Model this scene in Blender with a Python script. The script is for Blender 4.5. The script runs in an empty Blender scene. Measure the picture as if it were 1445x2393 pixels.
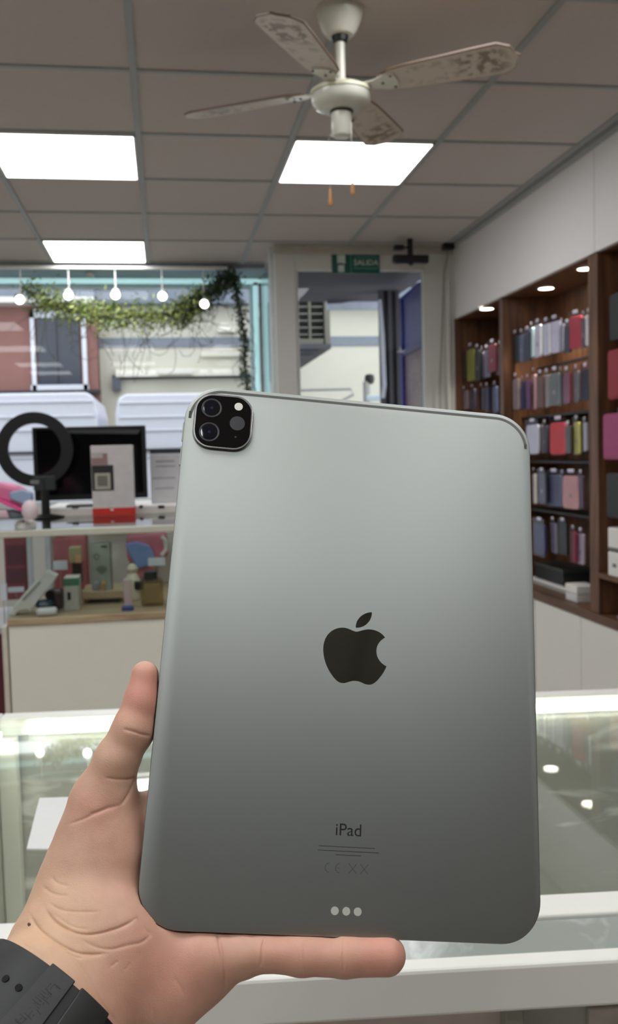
import bpy, bmesh, math, random
import numpy as np
from mathutils import Vector, Matrix

# ------------------------------------------------------------------ camera
random.seed(7)
SC = bpy.context.scene
COL = SC.collection
FPX, CX, CY = 2187.0, 722.5, 1196.5
CAMP = np.array([0.0, 0.0, 1.45])
CM = np.array([[0.987902, 0.034825, -0.151122], [-0.152947, 0.057631, -0.986553], [-0.025647, 0.99773, 0.06226]])
cd = bpy.data.cameras.new('camera')
cam = bpy.data.objects.new('camera', cd)
COL.objects.link(cam)
_m = Matrix([list(CM[i]) + [CAMP[i]] for i in range(3)] + [[0, 0, 0, 1]])
cam.matrix_world = _m
cd.sensor_fit = 'VERTICAL'
cd.sensor_height = 24.0
cd.lens = 24.0 * FPX / 2393.0
cd.clip_start = 0.01
cd.dof.use_dof = True
cd.dof.focus_distance = 0.435
cd.dof.aperture_fstop = 13.0
SC.camera = cam

# ------------------------------------------------------------------ world, exposure
SC.view_settings.view_transform = 'Standard'
SC.view_settings.look = 'None'
SC.view_settings.gamma = 1.0
SC.view_settings.exposure = 0.66
SC.view_settings.use_curve_mapping = False
SC.render.engine = 'CYCLES'
SC.cycles.use_denoising = True
SC.cycles.max_bounces = 8
SC.cycles.diffuse_bounces = 5
SC.cycles.glossy_bounces = 4
SC.cycles.transparent_max_bounces = 12
SC.cycles.sample_clamp_indirect = 6.0
SC.cycles.caustics_reflective = False
SC.cycles.caustics_refractive = False
w = bpy.data.worlds.new('sky'); SC.world = w; w.use_nodes = True
w.node_tree.nodes['Background'].inputs[0].default_value = (0.95, 0.97, 1.0, 1)
w.node_tree.nodes['Background'].inputs[1].default_value = 1.75
PANEL = 5.6          # ceiling panel emission
SPOT_W = 11.0         # niche downlights
REAR_LED = 14.0       # counter LED strip

# ------------------------------------------------------------------ pixel to point (frame of the photograph)
def ray(u, v):
    return CM @ np.array([(u - CX) / FPX, (CY - v) / FPX, -1.0])
def P(u, v, x=None, y=None, z=None):
    d = ray(u, v)
    for ax, val in ((0, x), (1, y), (2, z)):
        if val is not None:
            t = (val - CAMP[ax]) / d[ax]
            return Vector(CAMP + d * t)

# ------------------------------------------------------------------ materials
def lin(c):
    return tuple(((x / 255) / 12.92 if x / 255 <= 0.04045 else ((x / 255 + 0.055) / 1.055) ** 2.4) for x in c)
MATS = {}
def mat(name, rgb, rough=0.5, metal=0.0, noise=0.06, nscale=25.0, bump=0.0, coat=0.0, spec=0.5, trans=0.0):
    if name in MATS: return MATS[name]
    m = bpy.data.materials.new(name); m.use_nodes = True; MATS[name] = m
    nt = m.node_tree; b = nt.nodes['Principled BSDF']
    c = lin(rgb)
    tc = nt.nodes.new('ShaderNodeTexCoord'); nz = nt.nodes.new('ShaderNodeTexNoise')
    nz.inputs['Scale'].default_value = nscale; nz.inputs['Detail'].default_value = 3
    nt.links.new(tc.outputs['Object'], nz.inputs['Vector'])
    r = nt.nodes.new('ShaderNodeValToRGB')
    r.color_ramp.elements[0].position = 0.3; r.color_ramp.elements[1].position = 0.7
    r.color_ramp.elements[0].color = (*[x * (1 - noise) for x in c], 1)
    r.color_ramp.elements[1].color = (*[min(1, x * (1 + noise)) for x in c], 1)
    nt.links.new(nz.outputs['Fac'], r.inputs['Fac']); nt.links.new(r.outputs['Color'], b.inputs['Base Color'])
    b.inputs['Roughness'].default_value = rough; b.inputs['Metallic'].default_value = metal
    b.inputs['Coat Weight'].default_value = coat; b.inputs['Specular IOR Level'].default_value = spec
    if trans: b.inputs['Transmission Weight'].default_value = trans
    if bump:
        bp = nt.nodes.new('ShaderNodeBump'); bp.inputs['Strength'].default_value = bump; bp.inputs['Distance'].default_value = 0.002
        nt.links.new(nz.outputs['Fac'], bp.inputs['Height']); nt.links.new(bp.outputs['Normal'], b.inputs['Normal'])
    return m
def emit(name, rgb, s):
    if name in MATS: return MATS[name]
    m = bpy.data.materials.new(name); m.use_nodes = True; MATS[name] = m
    b = m.node_tree.nodes['Principled BSDF']
    b.inputs['Base Color'].default_value = (*lin(rgb), 1)
    b.inputs['Emission Color'].default_value = (*lin(rgb), 1); b.inputs['Emission Strength'].default_value = s
    return m
def glass(name, tint=(235, 245, 240), base=0.05, gain=1.0, rough=0.0):
    if name in MATS: return MATS[name]
    m = bpy.data.materials.new(name); m.use_nodes = True; MATS[name] = m
    nt = m.node_tree; nt.nodes.remove(nt.nodes['Principled BSDF'])
    tr = nt.nodes.new('ShaderNodeBsdfTransparent'); tr.inputs[0].default_value = (*lin(tint), 1)
    gl = nt.nodes.new('ShaderNodeBsdfGlossy'); gl.inputs['Roughness'].default_value = rough
    lw = nt.nodes.new('ShaderNodeLayerWeight'); lw.inputs['Blend'].default_value = 0.5   # Facing = 1 - |cos|
    fr = nt.nodes.new('ShaderNodeMath'); fr.operation = 'POWER'; fr.inputs[1].default_value = 5.0
    nt.links.new(lw.outputs['Facing'], fr.inputs[0])
    mm = nt.nodes.new('ShaderNodeMath'); mm.operation = 'MULTIPLY_ADD'; mm.inputs[1].default_value = gain; mm.inputs[2].default_value = base
    mm.use_clamp = True
    mx = nt.nodes.new('ShaderNodeMixShader')
    nt.links.new(fr.outputs[0], mm.inputs[0]); nt.links.new(mm.outputs[0], mx.inputs[0])
    nt.links.new(tr.outputs[0], mx.inputs[1]); nt.links.new(gl.outputs[0], mx.inputs[2])
    nt.links.new(mx.outputs[0], nt.nodes['Material Output'].inputs[0])
    return m
def wood(name, c1, c2, scale=(30, 30, 2.5), rough=0.45):
    if name in MATS: return MATS[name]
    m = bpy.data.materials.new(name); m.use_nodes = True; MATS[name] = m
    nt = m.node_tree; b = nt.nodes['Principled BSDF']
    tc = nt.nodes.new('ShaderNodeTexCoord'); mp = nt.nodes.new('ShaderNodeMapping'); mp.inputs['Scale'].default_value = scale
    nz = nt.nodes.new('ShaderNodeTexNoise'); nz.inputs['Scale'].default_value = 1.0; nz.inputs['Detail'].default_value = 6; nz.inputs['Distortion'].default_value = 0.6
    r = nt.nodes.new('ShaderNodeValToRGB'); r.color_ramp.elements[0].position = 0.3; r.color_ramp.elements[1].position = 0.72
    r.color_ramp.elements[0].color = (*lin(c1), 1); r.color_ramp.elements[1].color = (*lin(c2), 1)
    nt.links.new(tc.outputs['Object'], mp.inputs[0]); nt.links.new(mp.outputs[0], nz.inputs['Vector'])
    nt.links.new(nz.outputs['Fac'], r.inputs[0]); nt.links.new(r.outputs[0], b.inputs['Base Color'])
    b.inputs['Roughness'].default_value = rough
    return m

M_white = mat('white_laminate', (222, 219, 214), 0.4, noise=0.01)
M_soffit = mat('white_soffit_panel', (226, 223, 222), 0.45, noise=0.01)
M_wall = mat('painted_wall', (205, 202, 196), 0.7, noise=0.02)
M_rear = mat('rear_wall_paint', (80, 76, 70), 0.8, noise=0.03)
M_floor = mat('floor_tile', (196, 188, 178), 0.35, noise=0.12, nscale=4)
M_bar = mat('ceiling_bar', (150, 153, 152), 0.5, noise=0.02)
M_wood = wood('walnut_laminate', (72, 46, 30), (118, 80, 54))
M_oak = wood('oak_laminate', (142, 120, 92), (182, 160, 128), (6, 40, 40))
M_black = mat('black_plastic', (14, 14, 16), 0.4, noise=0.05)
M_blackgloss = mat('black_gloss', (6, 6, 9), 0.08, noise=0.0, coat=0.5)
M_screen = mat('black_screen', (5, 6, 10), 0.12, noise=0.0)
M_metal = mat('brushed_metal', (170, 170, 168), 0.3, 1.0, noise=0.03)
M_fan = mat('fan_enamel', (205, 203, 190), 0.28, noise=0.02, coat=0.3)
M_brass = mat('amber_wood_pull', (176, 120, 60), 0.4)
M_glass = glass('window_glass', (242, 245, 245), 0.015, 0.5)
M_case_glass = glass('showcase_glass', (236, 243, 239), 0.02, 1.0)
M_bag = glass('clear_bag', (240, 240, 245), 0.015, 0.6, 0.18)

# ------------------------------------------------------------------ mesh helpers
class MB:
    def __init__(s): s.v = []; s.f = []
    def add(s, vs, fs):
        o = len(s.v); s.v += [tuple(p) for p in vs]; s.f += [tuple(i + o for i in f) for f in fs]; return s
    def box(s, a, b):
        x0, y0, z0 = [min(p, q) for p, q in zip(a, b)]; x1, y1, z1 = [max(p, q) for p, q in zip(a, b)]
        return s.add([(x0, y0, z0), (x1, y0, z0), (x1, y1, z0), (x0, y1, z0), (x0, y0, z1), (x1, y0, z1), (x1, y1, z1), (x0, y1, z1)],
                     [(0, 3, 2, 1), (4, 5, 6, 7), (0, 1, 5, 4), (1, 2, 6, 5), (2, 3, 7, 6), (3, 0, 4, 7)])
    def cbox(s, c, d):
        return s.box([c[i] - d[i] / 2 for i in range(3)], [c[i] + d[i] / 2 for i in range(3)])
    def obox(s, c, ax, ay, az):   # oriented box by half axes
        c, ax, ay, az = map(Vector, (c, ax, ay, az))
        vs = [c + i * ax + j * ay + k * az for k in (-1, 1) for i, j in ((-1, -1), (1, -1), (1, 1), (-1, 1))]
        return s.add(vs, [(0, 3, 2, 1), (4, 5, 6, 7), (0, 1, 5, 4), (1, 2, 6, 5), (2, 3, 7, 6), (3, 0, 4, 7)])
    def prism(s, pts, a, b, f=lambda x, y, z: (x, y, z)):   # outline in xy, extruded z a..b
        n = len(pts)
        vs = [f(x, y, a) for x, y in pts] + [f(x, y, b) for x, y in pts]
        return s.add(vs, [tuple(range(n - 1, -1, -1)), tuple(range(n, 2 * n))] + [(i, (i + 1) % n, n + (i + 1) % n, n + i) for i in range(n)])
    def tube(s, pts, r, n=8, cap=True):
        pts = [Vector(p) for p in pts]; rs = r if isinstance(r, (list, tuple)) else [r] * len(pts)
        vs = []; up = Vector((0.13, 0.21, 0.97))
        for i, p in enumerate(pts):
            t = (pts[min(i + 1, len(pts) - 1)] - pts[max(i - 1, 0)]).normalized()
            a = t.cross(up)
            if a.length < 1e-3: a = t.cross(Vector((1, 0, 0)))
            a.normalize(); b = t.cross(a)
            vs += [p + rs[i] * (math.cos(6.2832 * k / n) * a + math.sin(6.2832 * k / n) * b) for k in range(n)]
        fs = [(i * n + k, i * n + (k + 1) % n, (i + 1) * n + (k + 1) % n, (i + 1) * n + k) for i in range(len(pts) - 1) for k in range(n)]
        if cap: fs += [tuple(range(n - 1, -1, -1)), tuple(range((len(pts) - 1) * n, len(pts) * n))]
        return s.add(vs, fs)
    def lathe(s, prof, c=(0, 0, 0), n=32, M=None):  # prof (r,z)
        c = Vector(c); vs = []
        for r, z in prof:
            for k in range(n):
                p = Vector((r * math.cos(6.28318 * k / n), r * math.sin(6.28318 * k / n), z))
                if M: p = M @ p
                vs.append(c + p)
        m = len(prof); closed = tuple(prof[0]) == tuple(prof[-1])
        fs = [(i * n + k, i * n + (k + 1) % n, (i + 1) * n + (k + 1) % n, (i + 1) * n + k) for i in range(m - 1) for k in range(n)]
        if not closed: fs += [tuple(range(n - 1, -1, -1)), tuple(range((m - 1) * n, m * n))]
        return s.add(vs, fs)
    def build(s, name, m, parent=None, bev=0.0, smooth=False, seg=2):
        off = Vector(parent['_o']) if parent is not None and '_o' in parent else Vector((0, 0, 0))
        me = bpy.data.meshes.new(name)
        me.from_pydata([tuple(Vector(p) - off) for p in s.v], [], s.f); me.update()
        bm = bmesh.new(); bm.from_mesh(me); bmesh.ops.recalc_face_normals(bm, faces=bm.faces); bm.to_mesh(me); bm.free()
        if smooth:
            me.shade_smooth()
            try: me.set_sharp_from_angle(angle=math.radians(40))
            except Exception: pass
        me.materials.append(m)
        o = bpy.data.objects.new(name, me); COL.objects.link(o)
        if parent is not None:
            o.parent = parent
            if '_o' in parent: o['_o'] = list(parent['_o'])
        if bev:
            md = o.modifiers.new('bevel', 'BEVEL'); md.width = bev; md.segments = seg; md.limit_method = 'ANGLE'
        return o
ROOTS = []
def tag(o, label, cat, group=None, kind=None):
    if label: o['label'] = label
    if cat: o['category'] = cat
    if group: o['group'] = group
    if kind: o['kind'] = kind
    return o
def thing(name, label, cat, loc=(0, 0, 0), group=None, kind=None):
    o = bpy.data.objects.new(name, None); COL.objects.link(o); o.empty_display_size = 0.05
    o.location = loc; o['_o'] = list(loc)
    return tag(o, label, cat, group, kind)
def struct(o): o['kind'] = 'structure'; return o
def rrect(w, h, r, n=8, cx=0, cy=0):
    pts = []
    for sx, sy, a0 in ((1, 1, 0), (-1, 1, 90), (-1, -1, 180), (1, -1, 270)):
        for k in range(n + 1):
            a = math.radians(a0 + 90 * k / n)
            pts.append((cx + sx * (w / 2 - r) + r * math.cos(a), cy + sy * (h / 2 - r) + r * math.sin(a)))
    return pts
def text_mesh(txt, size, name, m, parent, M, ext=0.0, bold=0.0):
    cu = bpy.data.curves.new('lettering', 'FONT'); cu.body = txt; cu.size = size; cu.align_x = 'CENTER'; cu.align_y = 'CENTER'
    cu.extrude = ext; cu.offset = bold
    t = bpy.data.objects.new('lettering', cu); COL.objects.link(t)
    bpy.context.view_layer.update()
    me = bpy.data.meshes.new_from_object(t.evaluated_get(bpy.context.evaluated_depsgraph_get()))
    bpy.data.objects.remove(t)
    me.transform(M); me.materials.clear(); me.materials.append(m)
    o = bpy.data.objects.new(name, me); COL.objects.link(o); o.parent = parent
    return o

# ================================================================== STRUCTURE
ZC = 2.70; XW = 1.80; YD = 5.65; YW = 6.50; XL = -3.2; YR = -3.2
struct(MB().box((XL, YR, -0.06), (2.2, YW + 0.1, 0)).build('floor', M_floor))
GX, GY, T = -0.0553, 2.5455, 0.6
# ceiling tiles in one slab, its bars as structure too
def ceil_mat():
    m = mat('ceiling_tile', (188, 180, 175), 0.9, noise=0.02, nscale=60, bump=0.15)
    return m
struct(MB().box((XL, YR, ZC), (2.2, YW + 0.1, ZC + 0.08)).build('ceiling', ceil_mat()))
mb = MB()
k = -6
while GX + k * T < XW - 0.02:
    x = GX + k * T
    if x > XL: mb.box((x - 0.012, YR, ZC - 0.006), (x + 0.012, YW - 0.3, ZC))
    k += 1
bars_long = struct(mb.build('trim_1', M_bar))
mb = MB()
for j in range(-9, 7):
    y = GY + j * T
    mb.box((XL, y - 0.010, ZC - 0.005), (XW if y < YD else 0.69, y + 0.010, ZC))
struct(mb.build('trim_2', M_bar))
struct(MB().box((XW - 0.03, YR, ZC - 0.022), (XW, YD, ZC)).build('trim_3', M_bar))
struct(MB().box((XL - 0.1, YR, 0), (XL, YW, ZC)).build('wall_left', M_wall))
struct(MB().box((XL, YR - 0.1, 0), (2.2, YR, ZC)).build('wall_rear', M_rear))
struct(MB().box((2.1, YR, 0), (2.2, YD + 0.1, ZC)).build('wall_right', M_wood))
# soffit panels over the niches
for i, (a, b) in enumerate(((YR, 0.72), (0.725, 2.22), (2.225, 3.720), (3.724, 5.206), (5.21, YD + 0.02))):
    struct(MB().box((XW, a, 2.255), (XW + 0.02, b, ZC)).build('trim_%d' % (10 + i), M_soffit))
struct(MB().box((XW + 0.02, YR, 2.25), (2.1, YD, 2.27)).build('trim_4', M_wood))
# window wall
struct(MB().box((XL, YW, 0), (0.70, YW + 0.1, 1.12)).build('wall_front', M_wall))
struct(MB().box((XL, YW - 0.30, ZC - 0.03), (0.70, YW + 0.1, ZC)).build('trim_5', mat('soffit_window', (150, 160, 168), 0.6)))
struct(MB().box((XL, YW, 2.655), (0.80, YW + 0.1, ZC)).build('trim_6', M_wall))

w1 = thing('window_1', None, None, (-1.2, YW, 1.12)); struct(w1)
mb = MB()
mb.box((XL, YW + 0.02, 1.12), (0.66, YW + 0.08, 1.17)); mb.box((XL, YW + 0.02, 2.60), (0.66, YW + 0.08, 2.655))
mb.box((0.62, YW + 0.0, 1.12), (0.67, YW + 0.08, 2.655)); mb.box((-1.9, YW + .02, 1.17), (-1.85, YW + .08, 2.6))
mb.build('window_frame', mat('pale_frame', (196, 206, 208), 0.4), w1)
MB().box((XL, YW + 0.045, 1.17), (0.62, YW + 0.053, 2.60)).build('glass_pane', M_glass, w1)
# side glass between shop window and door wall
w2 = thing('window_2', None, None, (0.69, 6.0, 0)); struct(w2)
MB().box((0.672, YD + 0.05, 0.0), (0.698, YD + 0.13, ZC)).build('window_frame', mat('pale_frame2', (200, 206, 204), .4), w2)
MB().box((0.690, YD + 0.13, 1.12), (0.698, YW, 2.66)).build('glass_pane', M_glass, w2)
MB().box((0.672, YD + 0.13, 0), (0.698, YW, 1.12)).build('window_panel', M_wall, w2)

# door wall
M_door = mat('door_frame_white', (206, 205, 200), 0.5, noise=0.01)
door = thing('door_1', None, None, (1.2, YD, 0)); struct(door)
def PD(u, v): return P(u, v, y=YD)
fx0, fx1 = 0.695, 1.745; gx0, gx1 = 0.818, 1.612; gz1 = 2.555
mb = MB()
mb.box((fx0, YD, 0), (gx0, YD + 0.06, ZC - 0.001)); mb.box((gx1, YD, 0), (fx1, YD + 0.06, ZC - 0.001)); mb.box((gx0, YD, gz1), (gx1, YD + 0.06, ZC - 0.001))
mb.build('door_frame', M_door, door, bev=0.004)
MB().box((fx0 - 0.005, YD - 0.035, ZC - 0.055), (XW + 0.0, YD + 0.001, ZC - 0.001)).build('door_header', mat('header_trim', (178, 174, 164), .5), door, bev=.004)
MB().box((gx0, YD + 0.025, 0.0), (gx0 + 0.02, YD + 0.05, gz1)).build('door_stile', M_door, door)
MB().box((gx0 + 0.02, YD + 0.03, 0.02), (gx1, YD + 0.036, gz1)).build('glass_pane', M_glass, door)
struct(MB().box((1.745, YD - 0.02, 0), (XW + 0.0, YD + 0.1, ZC - 0.002)).build('trim_7', M_wall))
struct(MB().box((1.745, YD - 0.05, 0), (1.765, YD - 0.02, 2.48)).build('trim_8', M_door, bev=.003))
struct(MB().box((1.80, YD + 0.0, 0), (2.2, YD + 0.1, ZC)).build('wall_front_right', M_wood))
cable = MB().tube([P(1045, 578, y=YD - 0.06), P(1046, 600, y=YD - 0.06), P(1038, 640, y=YD - 0.06), P(1036, 700, y=YD - .06), P(1028, 900, y=YD - .06), (1.70, YD - .06, 1.0)], 0.006).build('surface_cable', mat('grey_cable', (150, 146, 138), .6), smooth=True)
tag(cable, 'pale surface cable running down beside the door frame from the black box', 'cable')

# ceiling light panels -------------------------------------------------
M_panel = emit('panel_diffuser', (250, 252, 255), PANEL)
def panel(x, y, label):
    t = thing('ceiling_light_panel', label, 'ceiling light', (x + .3, y + .3, ZC), 'square ceiling light panels')
    m = MB(); a, b, c, d = x + 0.013, x + T - 0.013, y + 0.011, y + T - 0.011
    for q in (((a, c), (b, c + .008)), ((a, d - .008), (b, d)), ((a, c), (a + .008, d)), ((b - .008, c), (b, d))):
        m.box((*q[0], ZC - 0.010), (*q[1], ZC - 0.0005))
    m.build('light_frame', mat('panel_frame', (235, 232, 222), 0.4), t)
    MB().prism(rrect(b - a - .014, d - c - .014, 0.008, 3, (a + b) / 2, (c + d) / 2), ZC - 0.008, ZC - 0.001).build('diffuser', M_panel, t)
panel(GX - T, GY + 2 * T, 'square white light panel in the ceiling, the largest one at the left')
panel(GX + T, GY + 2 * T, 'square white light panel in the ceiling directly behind the fan')
panel(GX - T, GY + 5 * T, 'small far square light panel in the ceiling near the shop window')
for x in (GX - 3 * T, GX - T, GX + T):  # unseen panels added to light the counter, hand and tablet
    for y in (GY - T * 1, GY - 4 * T, GY - 6 * T):
        panel(x, y, 'added unseen ceiling light panel above and behind the viewer')
panel(GX - 3 * T, GY + 2 * T, 'added square white light panel in the ceiling, off to the left out of frame')  # another unseen panel, added for its light on the room
# ================================================================== RIGHT SHELVING
def part(bm, name, m, par, **k): return bm.build(name, m, par, **k)
unit = thing('wall_shelving_unit', 'walnut wood wall shelving with three bays along the right wall, full of hanging phone cases', 'shelving', (1.95, 4.4, 0.74))
for y in (3.70, 4.80): MB().box((XW + 0.0, y, 0.74), (2.098, y + (0.085 if y < 4 else 0.05), 2.249)).build('divider', M_wood, unit, bev=.002)
MB().box((2.085, 1.6, 0.74), (2.099, YD - 0.002, 2.249)).build('back_panel', M_wood, unit)
MB().box((1.80, YD - 0.03, 0.74), (2.085, YD - 0.002, 2.249)).build('end_panel', M_wood, unit)
M_blk = mat('black_shelf', (22, 21, 21), 0.5)
for z in (1.602, 1.372, 1.122): MB().box((1.90, 3.786, z), (2.084, 4.799, z + 0.012)).build('shelf', M_blk, unit)
for z in (1.65, 1.42): MB().box((1.90, 4.851, z), (2.084, YD - .032, z + 0.012)).build('shelf', M_blk, unit)
MB().box((1.99, 3.786, 1.86), (2.0, 4.799, 1.875)).build('hook_rail', M_blk, unit)
# base cabinet
bc = thing('base_cabinet', 'white base cabinet with plain doors under the walnut shelving', 'cabinet', (1.95, 3.5, 0))
MB().box((XW + 0.02, 1.6, 0.0), (2.098, YD - .03, 0.699)).build('body', M_white, bc)
for a, b in ((1.6, 2.82), (2.824, 3.876), (3.882, 4.395), (4.415, 5.0), (5.006, 5.6)):
    MB().box((XW, a, 0.05), (XW + 0.018, b, 0.697)).build('door', M_white, bc, bev=.002)
top = tag(MB().box((XW - 0.005, 1.6, 0.700), (2.098, YD - 0.03, 0.738)).build('cabinet_worktop', wood('walnut_top', (70, 46, 30), (105, 72, 50), (30, 2.5, 30)), bev=.002),
          'walnut worktop running along the top of the white base cabinet', 'worktop')
# downlights
M_dl = emit('downlight_lens', (255, 244, 228), 8.0)
for (u, v, lab) in ((1370, 627, 'round recessed downlight nearest the viewer, over the right bay by the thick divider'), (1277, 673, 'round recessed downlight in the middle of the three above the phone cases'), (1138, 721, 'round recessed downlight farthest away, over the dark left bay')):
    p = P(u, v, z=2.249)
    t = thing('recessed_downlight', lab, 'downlight', (p.x, p.y, 2.249), 'downlights under the soffit')
    MB().lathe([(0.038, -0.004), (0.05, -0.004), (0.05, 0.0), (0.038, 0.0), (0.038, -0.004)], p).build('trim_ring', M_metal, t)
    MB().lathe([(0.0005, -0.003), (0.036, -0.003), (0.036, -0.001), (0.0005, -0.001)], p).build('lens', M_dl, t)
    ld = bpy.data.lights.new('downlight_lamp', 'SPOT'); ld.energy = SPOT_W; ld.color = (1, 0.93, 0.84); ld.spot_size = 1.9; ld.spot_blend = 0.7; ld.shadow_soft_size = 0.03
    lo = bpy.data.objects.new('downlight_lamp', ld); COL.objects.link(lo); lo.location = (p.x, p.y, 2.238)

# phone cases: hung flat, facing the shop
ORD = ['first', 'second', 'third', 'fourth', 'fifth', 'sixth', 'seventh', 'eighth', 'ninth', 'tenth', 'eleventh', 'twelfth', 'thirteenth']
def phone_case(u0, v0, u1, v1, rgb, cname, label, group, xp, k):
    a = P(u0, (v0 + v1) / 2, x=xp); b = P(u1, (v0 + v1) / 2, x=xp)
    zt = P((u0 + u1) / 2, v0, x=xp).z; zb = P((u0 + u1) / 2, v1, x=xp).z
    yc = (a.y + b.y) / 2; wd = abs(a.y - b.y); h = zt - zb
    th = 0.011
    t = thing('phone_case', label, 'phone case', (xp, yc, zb), group)
    yaw = random.uniform(-.22, .22); tilt = random.uniform(-.04, .04)
    def f(px, pz, d):
        X, Y = d * math.cos(yaw) - px * math.sin(yaw), d * math.sin(yaw) + px * math.cos(yaw)
        return (xp + X + (pz - h) * tilt * 0.3, yc + Y, zb + pz)
    m = mat('case_' + cname.replace(' ', '_'), [min(246, c * 1.22) for c in rgb], 0.42, noise=0.08, nscale=14)
    MB().prism(rrect(wd * .9, h * .86, min(wd, h) * .13, 4, 0, h * .44), 0, th, f).build('case_body', m, t, bev=.002)
    MB().prism(rrect(wd * .97, h * 1.04, 0.003, 1, 0, h * .5), -0.004, -0.0035, f).build('clear_bag', M_bag, t)
    MB().prism(rrect(wd * .34, 0.016, 0.003, 2, 0, h * 1.0), -0.001, 0.0, f).build('hang_tab', mat('hang_tab', (236, 232, 236), .3), t)
    if k % 3 == 0:
        MB().prism([(0.011 * math.cos(i * .5236), 0.011 * math.sin(i * .5236) + h * .36) for i in range(12)], -0.0015, -0.0003, f).build('round_sticker', mat('sticker_silver', (180, 176, 170), .3), t)
def c5(X0, Y0, X1, Y1): return (1020 + X0 / 3.4, 540 + Y0 / 3.4, 1020 + X1 / 3.4, 540 + Y1 / 3.4)
def c6(X0, Y0, X1, Y1): return (1220 + X0 / 4.271, 940 + Y0 / 4.273, 1220 + X1 / 4.271, 940 + Y1 / 4.273)
ROWS = [
 ('top row, left bay', c5, [
  (185, 950, 238, 1200, (58, 48, 38), 'dark brown'), (240, 900, 300, 1195, (150, 150, 60), 'yellow green'), (302, 910, 345, 1190, (28, 32, 30), 'black'),
  (345, 930, 383, 1175, (64, 64, 70), 'dark grey'), (383, 915, 415, 1165, (110, 106, 118), 'lilac grey'), (415, 870, 472, 1120, (132, 50, 56), 'dark red'), (474, 880, 545, 1140, (92, 70, 76), 'dusky mauve')]),
 ('lower row, left bay', c5, [
  (190, 1245, 238, 1420, (150, 132, 132), 'greyish pink'), (240, 1230, 330, 1425, (58, 62, 76), 'slate'), (332, 1220, 380, 1430, (84, 84, 88), 'mid grey'),
  (382, 1215, 420, 1435, (34, 42, 78), 'navy'), (422, 1205, 505, 1448, (112, 122, 152), 'blue grey'), (508, 1200, 548, 1448, (34, 36, 46), 'near black')]),
 ('top row, right bay', c5, [
  (595, 800, 655, 1050, (58, 66, 68), 'charcoal teal'), (658, 790, 692, 1040, (112, 120, 134), 'pale slate'), (692, 770, 750, 1035, (34, 56, 66), 'dark teal'), (735, 735, 775, 1010, (170, 196, 192), 'pale aqua'),
  (775, 710, 835, 1005, (206, 202, 212), 'white lilac'), (842, 700, 900, 990, (226, 222, 220), 'white'), (900, 680, 978, 972, (204, 198, 210), 'pale lilac'), (980, 705, 1012, 960, (120, 118, 126), 'grey'),
  (1012, 715, 1064, 970, (84, 82, 90), 'dark grey'), (1066, 640, 1144, 935, (170, 34, 50), 'bright red'), (1146, 650, 1190, 930, (72, 66, 62), 'charcoal brown'), (1192, 625, 1240, 910, (206, 196, 184), 'cream')]),
 ('second row, right bay', c5, [
  (550, 1150, 600, 1428, (200, 190, 176), 'beige'), (602, 1140, 655, 1420, (152, 134, 128), 'taupe'), (658, 1165, 705, 1420, (44, 42, 74), 'navy'), (706, 1150, 742, 1415, (96, 62, 96), 'purple'),
  (742, 1100, 800, 1420, (216, 160, 158), 'pink'), (802, 1115, 846, 1410, (110, 84, 72), 'brown'), (848, 1105, 905, 1400, (136, 124, 112), 'greige'), (907, 1090, 972, 1390, (108, 116, 108), 'grey green'),
  (974, 1090, 1003, 1385, (22, 22, 24), 'black'), (1004, 1090, 1066, 1370, (122, 60, 74), 'dark rose'), (1070, 1075, 1150, 1365, (112, 112, 116), 'stone grey'), (1152, 1060, 1215, 1345, (34, 34, 48), 'midnight blue')]),
 ('middle row, right bay', c6, [
  (40, 180, 170, 520, (208, 206, 208), 'white'), (176, 190, 280, 510, (58, 58, 68), 'charcoal'), (296, 155, 425, 525, (200, 62, 62), 'coral red'), (430, 200, 492, 505, (62, 58, 44), 'olive'),
  (496, 150, 592, 522, (188, 186, 96), 'lime yellow'), (606, 160, 650, 490, (160, 158, 162), 'light grey')]),
 ('fourth row, right bay', c6, [
  (92, 670, 146, 1015, (206, 186, 158), 'cream'), (150, 670, 246, 1010, (60, 62, 76), 'dark slate'), (250, 680, 388, 1040, (82, 86, 102), 'steel blue'), (390, 690, 420, 1040, (40, 40, 46), 'charcoal'),
  (424, 685, 560, 1068, (200, 152, 142), 'salmon pink'), (562, 690, 612, 1060, (84, 66, 78), 'plum')]),
 ('bottom row, right bay', c6, [
  (105, 1165, 245, 1530, (44, 46, 62), 'navy'), (262, 1160, 356, 1510, (118, 120, 116), 'grey'), (362, 1170, 450, 1520, (24, 26, 28), 'black'),
  (464, 1245, 556, 1600, (132, 40, 46), 'dark red'), (558, 1270, 612, 1622, (176, 160, 168), 'pale mauve')]),
]
kk = 0
for rname, cf, items in ROWS:
    n = len(items)
    for i, (a, b, c, d, rgb, cn) in enumerate(items):
        kk += 1
        u0, v0, u1, v1 = cf(a, b, c, d)
        nm = rname.split(', just')[0]
        phone_case(u0, v0, u1, v1, rgb, cn, f'{cn} bagged phone case, {ORD[i]} from left in the {nm}', 'phone cases hanging in the ' + nm, 1.845 + random.uniform(0, .03), kk)
# hooks of the rows (thin prongs reaching back to the panel)
mbk = MB()
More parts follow.
